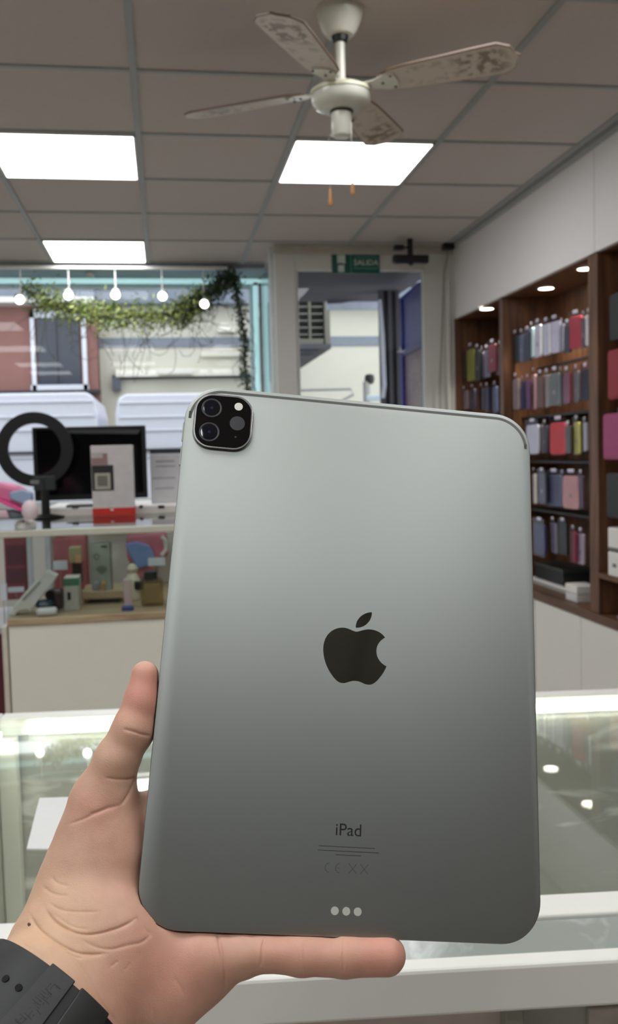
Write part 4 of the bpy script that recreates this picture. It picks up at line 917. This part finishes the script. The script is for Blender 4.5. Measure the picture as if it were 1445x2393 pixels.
# camera island
cx_, cy_ = -70.0, 107.6
cb = tp(MB().prism(rrect(29.3, 29.3, 9, 8, cx_, cy_), 1.0, 1.7), 'camera_frame', mat('camera_rim_metal', (150, 150, 148), .22, .95, noise=.0), bev=.5, seg=3)
tp(MB().prism(rrect(29.9, 29.9, 9.3, 8, cx_, cy_), -.1, .25), 'camera_surround', M_alu, cb, bev=.12)
tp(MB().prism(rrect(29.0, 29.0, 8.9, 8, cx_, cy_), .2, 1.05), 'camera_shade_skirt', M_black, cb)  # black skirt stands in for the shadow under the camera island
cg = tp(MB().prism(rrect(27.4, 27.4, 8.2, 8, cx_, cy_), 1.7, 1.95), 'camera_glass', mat('camera_black_glass', (8, 8, 10), .07, 0, noise=0, coat=.3), cb, bev=.1)
M_lens = mat('lens_blue_black', (4, 7, 20), .04, 0, noise=0, coat=1)
for (x, y) in ((-76.2, 114.2), (-76.4, 101.2)):
    lr = tp(MB().lathe([(4.2, 1.95), (5.1, 1.95), (5.1, 2.15), (4.7, 2.2), (4.2, 2.1), (4.2, 1.95)], (x, y, 0), 36), 'lens_ring', mat('lens_ring_grey', (20, 22, 25), .35, 0, noise=0), cb, smooth=True)
    tp(MB().lathe([(.01, 2.0), (4.2, 2.0), (4.2, 2.06), (2.6, 2.12), (.01, 2.16)], (x, y, 0), 36), 'lens', M_lens, cb, smooth=True)
    tp(MB().lathe([(.01, 2.161), (.8, 2.161), (.8, 2.17), (.01, 2.17)], (x, y, 0), 16), 'lens_core', mat('lens_core_blue', (26, 38, 70), .1, noise=0), cb)
tp(MB().lathe([(.01, 1.95), (2.1, 1.95), (2.1, 2.02), (.01, 2.06)], (-62.9, 116.3, 0), 24), 'flash', mat('flash_cream', (232, 232, 220), .35, noise=.04, nscale=.9), cb)
tp(MB().lathe([(.01, 1.95), (3.8, 1.95), (3.8, 1.98), (.01, 1.99)], (-62.9, 107.2, 0), 32), 'depth_sensor', mat('sensor_grey', (44, 43, 46), .3, noise=0), cb)
tp(MB().lathe([(.01, 1.95), (.5, 1.95), (.5, 1.97), (.01, 1.975)], (-63.2, 99.8, 0), 12), 'microphone', M_black, cb)
# logo (outline in 24-unit box)
def bez(cur, c1, c2, e, n=10):
    return [tuple((1 - t) ** 3 * cur[i] + 3 * (1 - t) ** 2 * t * c1[i] + 3 * (1 - t) * t * t * c2[i] + t ** 3 * e[i] for i in (0, 1)) for t in [k / n for k in range(1, n + 1)]]
def path(start, segs):
    cur = start; pts = []
    for s in segs:
        c1 = (cur[0] + s[0], cur[1] + s[1]); c2 = (cur[0] + s[2], cur[1] + s[3]); e = (cur[0] + s[4], cur[1] + s[5])
        pts += bez(cur, c1, c2, e); cur = e
    return pts
body = path((12.152, 6.896), [(-.948, 0, -2.415, -1.078, -3.96, -1.04), (-2.04, .027, -3.91, 1.183, -4.961, 3.014), (-2.117, 3.675, -.546, 9.103, 1.519, 12.09), (1.013, 1.454, 2.208, 3.09, 3.792, 3.039), (1.52, -.065, 2.09, -.987, 3.935, -.987), (1.831, 0, 2.35, .987, 3.96, .948), (1.637, -.026, 2.676, -1.48, 3.676, -2.948), (1.156, -1.688, 1.636, -3.325, 1.662, -3.415), (-.039, -.013, -3.182, -1.221, -3.22, -4.857), (-.026, -3.04, 2.48, -4.494, 2.597, -4.559), (-1.429, -2.09, -3.623, -2.324, -4.39, -2.376), (-2, -.156, -3.675, 1.09, -4.61, 1.09)])
leaf = path((15.53, 3.83), [(.843, -1.012, 1.4, -2.427, 1.245, -3.83), (-1.207, .052, -2.662, .805, -3.532, 1.818), (-.78, .896, -1.454, 2.338, -1.273, 3.714), (1.338, .104, 2.715, -.688, 3.559, -1.701)])
sx_, sy_ = 27.6 / 17.7, 34.6 / 24.0
def lp(p): return ((p[0] - 11.9) * sx_ + .9, (12 - p[1]) * sy_ - .5)
M_logo = mat('logo_mirror', (150, 158, 152), .06, 1.0, noise=0)
tp(MB().prism([lp(p) for p in body], -.02, .04), 'logo_body', M_logo); tp(MB().prism([lp(p) for p in leaf], -.02, .04), 'logo_leaf', M_logo)
for x in (-3.8, 1.25, 6.3): tp(MB().lathe([(.01, 0), (1.75, 0), (1.75, .05), (.01, .05)], (x, -116.25, 0), 24), 'smart_connector', mat('connector_pale', (196, 196, 186), .45, .2, noise=.02))
def ttext(txt, size, x, y, nm, m, bold=0): 
    return text_mesh(txt, size, nm, m, tb, Matrix.Translation((x, y, .03)), .0, bold)
M_ink = mat('lettering_black', (30, 31, 30), .4); M_ink2 = mat('lettering_faint', (84, 85, 82), .4, .6)
ttext('iPad', 7.4, 1.0, -82.9, 'lettering', M_ink)
for x0, x1, y_ in ((-12.1, 13.2, -89.9), (-12.4, 15, -91.7), (-4.4, 7, -93.3)): tp(MB().box((x0, y_ - .16, 0), (x1, y_ + .16, .03)), 'small_print', M_ink2)
M_ink3 = mat('mark_faint', (132, 134, 130), .45, 1.0)
def ring_arc(cx0, a0, a1, r=2.1):
    L = [(cx0 + r * math.cos(math.radians(a)), -98.8 + r * math.sin(math.radians(a))) for a in range(a0, a1 + 1, 15)]; S = [(cx0 + (r - .45) * math.cos(math.radians(a)), -98.8 + (r - .45) * math.sin(math.radians(a))) for a in range(a1, a0 - 1, -15)]
    return L + S
mk = MB()
for cx0 in (-7.0, -2.4): mk.prism(ring_arc(cx0, 90, 270), 0, .025)
mk.box((-4.3, -99.0, 0), (-2.4, -98.6, .025))
for cx0 in (3.4, 8.6):
    for s in (-1, 1): mk.obox((cx0, -98.8, .012), (1.8, s * 2.1, 0), (-s * .16, .14, 0), (0, 0, .013))
tp(mk, 'regulatory_marks', M_ink3)
for y0_, y1_ in ((97, 107), (84, 94)): tp(MB().prism(rrect(.9, y1_ - y0_, .4, 3, -TW / 2 - .15, (y0_ + y1_) / 2), -4.4, -1.9), 'volume_button', M_alu, bev=.15)

# ================================================================== HAND
# signed distance field sampled on a grid in the tablet's millimetre frame, meshed with surface nets
PR = []     # (a, b, ra, rb, zscale)
def rc(u0, v0, z0, r0, u1, v1, z1, r1, zs=1.0, k=5.0):
    a = tab(u0, v0, z0); b = tab(u1, v1, z1)
    PR.append((a, b, r0 * tdist(a) / FPX, r1 * tdist(b) / FPX, zs, k))
# thumb
rc(339, 1577, -4, 32, 331, 1640, -5, 38, 1, 3)
rc(331, 1640, -5, 38, 312, 1705, -6, 48, 1, 4)
rc(312, 1705, -6, 46, 272, 1778, -8, 50, 1, 4)
rc(272, 1778, -8, 50, 238, 1876, -12, 68, 1.1, 4)
# thenar eminence and inner palm
rc(243, 1880, -13, 74, 238, 1985, -15, 108, 1.45, 8)
rc(238, 1985, -15, 108, 205, 2095, -14, 118, 1.35, 8)
rc(205, 2095, -14, 116, 180, 2200, -10, 146, 1.5, 8)
rc(300, 1960, -23, 84, 330, 2120, -22, 110, 1.6, 8)
rc(345, 1915, -20, 58, 420, 2010, -22, 70, 1.25, 6)
# heel / hypothenar
rc(200, 2240, -8, 150, 330, 2290, -12, 150, 1.75, 9)
rc(330, 2230, -14, 120, 440, 2230, -15, 112, 1.6, 8)
rc(380, 2330, -12, 78, 470, 2260, -12, 80, 1.25, 7)
rc(420, 2120, -23, 80, 480, 2170, -20, 80, 1.3, 7)
# little finger
rc(480, 2236, -11, 74, 560, 2230, -8, 56, 1, 5)
rc(560, 2228, -8, 52, 615, 2226, -5, 42, 1, 3)
rc(610, 2226, -5, 42, 705, 2233, -3, 45, 1, 2.5)
rc(705, 2233, -3, 44, 805, 2235, -2.5, 46, 1, 2.5)
rc(805, 2235, -2.5, 46, 903, 2233, -2.5, 46, 1, 2.5)
# index, middle and ring finger behind the tablet, each with its own bends
for (q, rs) in ((((345, 1905, -20), (455, 1840, -19), (560, 1775, -17), (640, 1722, -15.5)), (48, 44, 41, 38)),
                (((400, 1990, -23), (560, 1925, -21), (690, 1870, -18), (780, 1835, -16)), (50, 46, 43, 40)),
                (((430, 2090, -24), (600, 2055, -22), (730, 2030, -18), (815, 2010, -15.5)), (50, 45, 42, 38))):
    for i in range(3): rc(*q[i], rs[i], *q[i + 1], rs[i + 1], 1, 3)
# wrist and forearm
rc(215, 2235, -6, 165, 75, 2420, 8, 190, 1.55, 9)
rc(75, 2420, 8, 190, -90, 2640, 34, 205, 1.4, 9)

def sdf(X, Y, Z):
    d = None
    for a, b, ra, rb, zs, k in PR:
        ba = b - a; ba = ba * np.array([1, 1, zs]); l2 = float(ba @ ba)
        px_, py_, pz_ = X - a[0], Y - a[1], (Z - a[2]) * zs
        h = np.clip((px_ * ba[0] + py_ * ba[1] + pz_ * ba[2]) / l2, 0, 1)
        e = np.sqrt((px_ - h * ba[0]) ** 2 + (py_ - h * ba[1]) ** 2 + (pz_ - h * ba[2]) ** 2) - (ra + (rb - ra) * h)
        if d is None: d = e
        else:
            hh = np.maximum(k - np.abs(d - e), 0) / k
            d = np.minimum(d, e) - hh * hh * k * .25
    # press of the tablet into the flesh
    qx = np.abs(X) - (TW / 2 - 18.5 + .12); qy = np.abs(Y) - (TH / 2 - 18.5 + .12)
    t2 = np.sqrt(np.maximum(qx, 0) ** 2 + np.maximum(qy, 0) ** 2) + np.minimum(np.maximum(qx, qy), 0) - 18.5
    tz = np.abs(Z - 20.0) - 26.3       # keep the space over the back clear too
    tz2 = np.abs(Z + 3.0) - 3.35
    tbx = np.maximum(t2, tz2)
    d = np.maximum(d, -tbx)
    # nothing rises over the tablet's back except the finger pad hooked at the lower edge
    cut = np.maximum(t2 + 1.2, tz)
    lower = np.where(Y < -TH / 2 + 6, 1.0, 0.0)
    d = np.where(lower > 0, d, np.maximum(d, -cut))
    return d
def surface_nets(step=0.9):
    pts = np.array([p for q in PR for p in (q[0], q[1])]); rmax = np.array([max(q[2], q[3]) for q in PR for _ in (0, 1)])
    lo = (pts - rmax[:, None]).min(0) - 3; hi = (pts + rmax[:, None]).max(0) + 3
    ax = [np.arange(lo[i], hi[i], step, dtype=np.float32) for i in range(3)]
    D = np.empty([len(a) for a in ax], np.float32)
    for i0 in range(0, len(ax[0]), 32):
        X, Y, Z = np.meshgrid(ax[0][i0:i0 + 32], ax[1], ax[2], indexing='ij'); D[i0:i0 + 32] = sdf(X, Y, Z)
    S = D < 0; n = [s - 1 for s in D.shape]
    cnt = np.zeros(n, np.int8)
    for dx in (0, 1):
        for dy in (0, 1):
            for dz in (0, 1): cnt += S[dx:dx + n[0], dy:dy + n[1], dz:dz + n[2]]
    act = (cnt > 0) & (cnt < 8); idx = np.full(n, -1, np.int64); ii = np.argwhere(act); idx[act] = np.arange(len(ii))
    acc = np.zeros((len(ii), 3)); num = np.zeros(len(ii))
    cor = [(a, b, c) for a in (0, 1) for b in (0, 1) for c in (0, 1)]
    for ca in cor:
        for axn in range(3):
            if ca[axn]: continue
            cb_ = list(ca); cb_[axn] = 1
            da = D[ii[:, 0] + ca[0], ii[:, 1] + ca[1], ii[:, 2] + ca[2]]; db = D[ii[:, 0] + cb_[0], ii[:, 1] + cb_[1], ii[:, 2] + cb_[2]]
            m = (da < 0) != (db < 0); t = np.where(m, da / np.where(m, da - db, 1), 0)
            p = np.tile(np.array(ca, float), (len(ii), 1)); p[:, axn] += t
            acc[m] += p[m]; num[m] += 1
    V = (ii + acc / num[:, None]) * step + np.array([a[0] for a in ax])
    F = []
    for axn in range(3):
        o1, o2 = [a for a in range(3) if a != axn]
        sl0 = [slice(0, -1)] * 3; sl1 = [slice(0, -1)] * 3; sl0[axn] = slice(0, -1); sl1[axn] = slice(1, None)
        A, B = S[tuple(sl0)], S[tuple(sl1)]
        e = np.argwhere(A != B); e = e[(e[:, o1] > 0) & (e[:, o2] > 0)]
        s = A[e[:, 0], e[:, 1], e[:, 2]]
        def g(d1, d2):
            q = e.copy(); q[:, o1] -= d1; q[:, o2] -= d2; return idx[q[:, 0], q[:, 1], q[:, 2]]
        f = np.stack([g(0, 0), g(1, 0), g(1, 1), g(0, 1)], 1)
        flip = s if axn != 1 else ~s
        f[flip] = f[flip][:, ::-1]; F.append(f)
    return V, np.concatenate(F)[:, ::-1]
V, F = surface_nets(0.9)
F = F[(F >= 0).all(1)]
def grad(V, e=.15):
    g = np.stack([sdf(*(V + np.eye(3)[i] * e).T) - sdf(*(V - np.eye(3)[i] * e).T) for i in range(3)], 1)
    return g / (np.linalg.norm(g, axis=1)[:, None] + 1e-9)
for _ in range(2): V = V - grad(V) * np.clip(sdf(*V.T), -.5, .5)[:, None] * .8
# subdivide once towards the smooth surface
me = bpy.data.meshes.new('hand_tmp'); me.from_pydata(V.tolist(), [], F.tolist()); me.update()
bm = bmesh.new(); bm.from_mesh(me)
bmesh.ops.recalc_face_normals(bm, faces=bm.faces)
for _ in range(3): bmesh.ops.smooth_vert(bm, verts=bm.verts, factor=.5, use_axis_x=True, use_axis_y=True, use_axis_z=True)
# finer faces on the palm side that the photo shows
vis = [f for f in bm.faces if f.normal.z > -.15 and f.calc_center_median().z > -34]
eds = list({e for f in vis for e in f.edges})
bmesh.ops.subdivide_edges(bm, edges=eds, cuts=1, use_grid_fill=True)
bm.to_mesh(me); bm.free()
me.update()
nv = len(me.vertices); V = np.empty(nv * 3); me.vertices.foreach_get('co', V); V = V.reshape(-1, 3)
NRM = np.empty(nv * 3); me.vertex_normals.foreach_get('vector', NRM); NRM = NRM.reshape(-1, 3)
Wd = (nTR @ (V.T / 1000)).T + nTT - CAMP; Cc = Wd @ CM; UU = CX + FPX * Cc[:, 0] / -Cc[:, 2]; VV = CY - FPX * Cc[:, 1] / -Cc[:, 2]
view = -(Wd / np.linalg.norm(Wd, axis=1)[:, None]) @ nTR
front = (NRM * view).sum(1) > 0.02
def pline(pts):
    best = np.full(nv, 1e9); pts = np.array(pts, float)
    # Catmull-Rom smoothing of the crease
    P_ = []
    for i in range(len(pts) - 1):
        p0, p1, p2, p3 = pts[max(i - 1, 0)], pts[i], pts[i + 1], pts[min(i + 2, len(pts) - 1)]
        for t in np.linspace(0, 1, 7)[:-1]: P_.append(.5 * (2 * p1 + (p2 - p0) * t + (2 * p0 - 5 * p1 + 4 * p2 - p3) * t * t + (3 * p1 - p0 - 3 * p2 + p3) * t ** 3))
    P_.append(pts[-1]); P_ = np.array(P_); s_ = np.zeros(nv)
    for i in range(len(P_) - 1):
        a, b = P_[i], P_[i + 1]; d = b - a; l = max(d @ d, 1e-9)
        h = np.clip(((UU - a[0]) * d[0] + (VV - a[1]) * d[1]) / l, 0, 1); e = np.hypot(UU - a[0] - h * d[0], VV - a[1] - h * d[1])
        m = e < best; best[m] = e[m]; s_[m] = ((i + h) / (len(P_) - 1))[m]
    return best, s_
def q1(*p): return [(x / 2.68, 1500 + y / 2.68) for x, y in p]
CR = [  # (polyline, depth mm, width px)
 (q1((770, 545), (830, 560), (890, 580), (950, 590)), .7, 5), (q1((660, 850), (740, 862), (810, 862), (850, 852)), .7, 5),
 (q1((850, 850), (830, 910), (790, 980), (760, 1020)), .8, 7), (q1((770, 1015), (690, 1040), (610, 1070), (520, 1110), (420, 1145)), .45, 6), (q1((560, 1080), (620, 1060), (700, 1025)), .4, 6),
 (q1((320, 1470), (360, 1510), (430, 1530)), .35, 7), (q1((265, 1530), (340, 1580), (430, 1590)), .35, 7), (q1((310, 1640), (390, 1680), (500, 1690), (620, 1690)), .45, 6),
 (q1((280, 1660), (330, 1740), (420, 1800), (500, 1830), (600, 1830), (720, 1800), (800, 1765), (865, 1722)), .9, 6),
 (q1((190, 1715), (240, 1790), (320, 1860), (420, 1920), (500, 1950), (600, 1958), (670, 1950)), .9, 6), (q1((500, 1860), (600, 1910), (700, 1925), (800, 1900), (890, 1880), (950, 1825)), .5, 6),
 (q1((290, 1690), (370, 1770), (430, 1810)), .35, 7), (q1((420, 1940), (470, 1970), (515, 1980)), .5, 5), (q1((440, 1950), (520, 2060), (580, 2160), (640, 2270), (740, 2393)), .5, 9),
 (q1((130, 1890), (220, 1940), (310, 2000)), .35, 8), (q1((200, 1720), (260, 1850), (360, 1900)), .3, 8), (q1((780, 2060), (820, 2010)), .3, 6), (q1((690, 2035), (740, 2000)), .3, 6),
 (q1((1090, 2100), (1130, 2160), (1150, 2210)), .3, 7), (q1((960, 2290), (965, 2380)), .3, 8), (q1((1230, 2120), (1250, 2220)), .25, 8), (q1((330, 1700), (450, 1780), (560, 1800)), .35, 7),
 (((508, 2180), (515, 2215), (522, 2250), (528, 2312)), 1.1, 6), (((622, 2186), (614, 2215), (610, 2262)), .9, 6), (((712, 2196), (712, 2235), (714, 2274)), .45, 6), (((804, 2192), (802, 2235), (803, 2276)), .55, 4),
 (((320, 2140), (335, 2165), (352, 2185)), .6, 6),
]
disp = np.zeros(nv)
for pts, dep, wpx in CR:
    e, s = pline(pts); taper = np.clip(np.minimum(s, 1 - s) * 6, 0.15, 1); g = np.exp(-(e / wpx * 2.0) ** 2) + .25 * np.exp(-(e / wpx * .8) ** 2)
    lip = .14 * np.exp(-((e - 2.2 * wpx) / (wpx * 1.5)) ** 2)
    disp += front * taper * dep * .6 * (-g + lip)
# soft unevenness of the flesh
disp += front * .12 * (np.sin(V[:, 0] * .31 + 1.3 * np.sin(V[:, 1] * .17)) * np.sin(V[:, 1] * .23 + V[:, 0] * .11))
V2 = V + NRM * disp[:, None]
me.vertices.foreach_set('co', V2.ravel()); me.update()
# skin tone: tan with pinker pads
def spot(u, v, r): return np.exp(-(((UU - u) ** 2 + (VV - v) ** 2) / r ** 2))
pink = .95 * spot(335, 1610, 85) + .8 * spot(900, 2230, 90) + .35 * spot(760, 2240, 70) + .45 * spot(660, 2230, 70) + .4 * spot(430, 2250, 150) + .3 * spot(330, 2290, 150) + .3 * spot(300, 1990, 110) + .35 * spot(220, 1890, 60)
pink = np.clip(pink, 0, 1); tan_ = np.array(lin((204, 165, 140))); pk = np.array(lin((212, 148, 130))); yel = np.array(lin((208, 170, 134)))
yw = np.clip(spot(110, 2200, 130), 0, 1)
colr = tan_ * (1 - pink[:, None]) + pk * pink[:, None]; colr = colr * (1 - .7 * yw[:, None]) + yel * .7 * yw[:, None]
mole = (np.hypot(UU - 68, VV - 2161) < 4.2) & front; colr[mole] = (.03, .015, .01)
ca = me.color_attributes.new('skin', 'FLOAT_COLOR', 'POINT'); ca.data.foreach_set('color', np.concatenate([colr, np.ones((nv, 1))], 1).ravel())
me.shade_smooth()
ms = bpy.data.materials.new('skin'); ms.use_nodes = True; nt = ms.node_tree; b = nt.nodes['Principled BSDF']
at = nt.nodes.new('ShaderNodeAttribute'); at.attribute_name = 'skin'; tc = nt.nodes.new('ShaderNodeTexCoord')
nz = nt.nodes.new('ShaderNodeTexNoise'); nz.inputs['Scale'].default_value = .12; nz.inputs['Detail'].default_value = 5; nt.links.new(tc.outputs['Object'], nz.inputs['Vector'])
mx = nt.nodes.new('ShaderNodeMixRGB'); mx.blend_type = 'MULTIPLY'; mx.inputs[0].default_value = .2
rr = nt.nodes.new('ShaderNodeValToRGB'); rr.color_ramp.elements[0].color = (.72, .62, .6, 1); rr.color_ramp.elements[1].color = (1, 1, 1, 1); rr.color_ramp.elements[0].position = .35; rr.color_ramp.elements[1].position = .6
nt.links.new(nz.outputs['Fac'], rr.inputs[0]); nt.links.new(at.outputs['Color'], mx.inputs[1]); nt.links.new(rr.outputs[0], mx.inputs[2]); nt.links.new(mx.outputs[0], b.inputs['Base Color'])
n3 = nt.nodes.new('ShaderNodeTexNoise'); n3.inputs['Scale'].default_value = 1.6; n3.inputs['Detail'].default_value = 3; nt.links.new(tc.outputs['Object'], n3.inputs['Vector'])
bp = nt.nodes.new('ShaderNodeBump'); bp.inputs['Strength'].default_value = .4; bp.inputs['Distance'].default_value = .0003; nt.links.new(n3.outputs['Fac'], bp.inputs['Height']); nt.links.new(bp.outputs['Normal'], b.inputs['Normal'])
b.inputs['Roughness'].default_value = .5; b.inputs['Subsurface Weight'].default_value = .25; b.inputs['Subsurface Radius'].default_value = (1, .35, .2); b.inputs['Subsurface Scale'].default_value = .003
me.materials.append(ms); me.name = 'person'
hand = bpy.data.objects.new('person', me); COL.objects.link(hand); hand.matrix_world = TM
tag(hand, 'left hand and wrist of a person holding the tablet, thumb along its left side', 'person')

# ================================================================== WRISTWATCH
wt = thing('wristwatch', 'black rubber wristwatch strap with two keeper loops around the wrist', 'watch'); wt.matrix_world = TM; del wt['_o']
A_ = tab(215, 2235, -6); B_ = tab(75, 2420, 8); axd = (B_ - A_) / np.linalg.norm(B_ - A_)
E_u = np.cross(axd, np.array([0, 0, 1.])); E_u /= np.linalg.norm(E_u)      # across the wrist
if E_u[0] > 0: E_u = -E_u                                                 # towards the upper left
E_n = np.cross(E_u, axd)
if E_n[2] < 0: E_n = -E_n
def radii(s, ths):
    c = A_ + axd * s; out = []
    dirs = np.cos(ths)[:, None] * E_u + np.sin(ths)[:, None] * E_n
    ts = np.arange(8, 60, .25); Pp = c + dirs[:, None, :] * ts[None, :, None]
    D = sdf(Pp[..., 0].ravel(), Pp[..., 1].ravel(), Pp[..., 2].ravel()).reshape(len(ths), len(ts))
    r = np.array([ts[np.argmax(row > 0)] for row in D]); 
    for _ in range(6): r = (np.roll(r, 1) + r * 2 + np.roll(r, -1)) / 4
    return c, dirs, r
def strap(s0, s1, th0, th1, off0, off1, n=72, ns=5, full=False, edge=None):
    ths = np.linspace(math.radians(th0), math.radians(th1), n + 1); vs = []; rows = []
    allth = np.linspace(0, 2 * math.pi, 145)[:-1]
    for side, off in ((0, off0), (1, off1)):
        for j in range(ns):
            s = s0 + (s1 - s0) * j / (ns - 1); c, dirs, r = radii(s, allth); rr_ = np.interp(ths % (2 * math.pi), np.append(allth, 2 * math.pi), np.append(r, r[0]))
            o_ = off if 0 < j < ns - 1 or side == 0 else off - .35
            for i, th_ in enumerate(ths): vs.append(tuple(c + (math.cos(th_) * E_u + math.sin(th_) * E_n) * (rr_[i] + o_)))
    w_ = n + 1; I = lambda side, j, i: (side * ns + j) * w_ + i; fs = []
    for side in (0, 1):
        for j in range(ns - 1):
            for i in range(n): fs.append((I(side, j, i), I(side, j, i + 1), I(side, j + 1, i + 1), I(side, j + 1, i)))
    for j in (0, ns - 1):
        for i in range(n): fs.append((I(0, j, i), I(0, j, i + 1), I(1, j, i + 1), I(1, j, i)))
    for i in (0, n):
        for j in range(ns - 1): fs.append((I(0, j, i), I(0, j + 1, i), I(1, j + 1, i), I(1, j, i)))
    return MB().add(vs, fs)
M_rub = mat('rubber_strap', (22, 23, 22), .55, noise=.04, nscale=.3); M_rub2 = mat('rubber_keeper', (34, 35, 33), .5, noise=.04, nscale=.3); M_navy = mat('navy_rubber', (18, 20, 30), .5)
S0, S1 = 18.5, 44.5
band_ = strap(S0, S1, 112, 400, .3, 2.3, 90).build('strap_base', M_navy, wt, smooth=True)
tail_ = strap(S0, S1, -60, 112, .3, 3.0, 80).build('strap_tail', M_rub, wt, smooth=True)
def keeper(th0, th1, off, nm, m):
    return strap(S0 - 1.2, S1 + 1.2, th0, th1, off, off + 1.9, 24).build(nm, m, wt, bev=.5, smooth=True)
k1 = keeper(68, 91, 2.6, 'strap_keeper', M_rub2)
k2 = keeper(98, 128, 2.2, 'strap_keeper', M_rub2)
k3 = strap(S0 + 3, S1 - 3, 126, 158, 2.2, 3.6, 30).build('strap_lug', mat('rubber_lug', (28, 30, 30), .5, noise=.04, nscale=.3), wt, bev=.5, smooth=True)
def onstrap(s, th_deg, off):
    allth = np.linspace(0, 2 * math.pi, 145)[:-1]; c, dirs, r = radii(s, allth); t_ = math.radians(th_deg) % (2 * math.pi)
    rr_ = np.interp(t_, np.append(allth, 2 * math.pi), np.append(r, r[0])); n_ = math.cos(t_) * E_u + math.sin(t_) * E_n
    return Vector(c + n_ * (rr_ + off)), Vector(n_)
for th_ in (49, 61):
    p, n_ = onstrap(31.5, th_, 3.3)
    M3 = n_.to_track_quat('Z', 'Y').to_matrix()
    MB().lathe([(.01, -.6), (1.5, -.6), (1.5, .02), (1.2, .06), (.01, .0)], p, 18, M3).build('strap_hole', mat('hole_black', (4, 4, 4), .9, noise=0), tail_)
# raised lettering strokes on the first keeper
rk = random.Random(5); mk = MB()
for i in range(17):
    s = S0 + 4.5 + i * 1.12
    for j in range(2):
        p, n_ = onstrap(s + rk.uniform(-.2, .2), 80 + rk.choice((-2.4, 0, 2.4)), 4.52)
        t1 = Vector(axd); t2 = n_.cross(t1).normalized()
        if rk.random() < .5: mk.obox(p, t1 * .17, t2 * rk.uniform(.8, 1.9), n_ * .06)
        else: mk.obox(p, t1 * .55, t2 * .17, n_ * .06)
mk.build('embossed_mark', mat('emboss_dark', (8, 8, 8), .5), k1)

# ------------------------------------------------------------------ tidy
for o in bpy.data.objects:
    if '_o' in o: del o['_o']
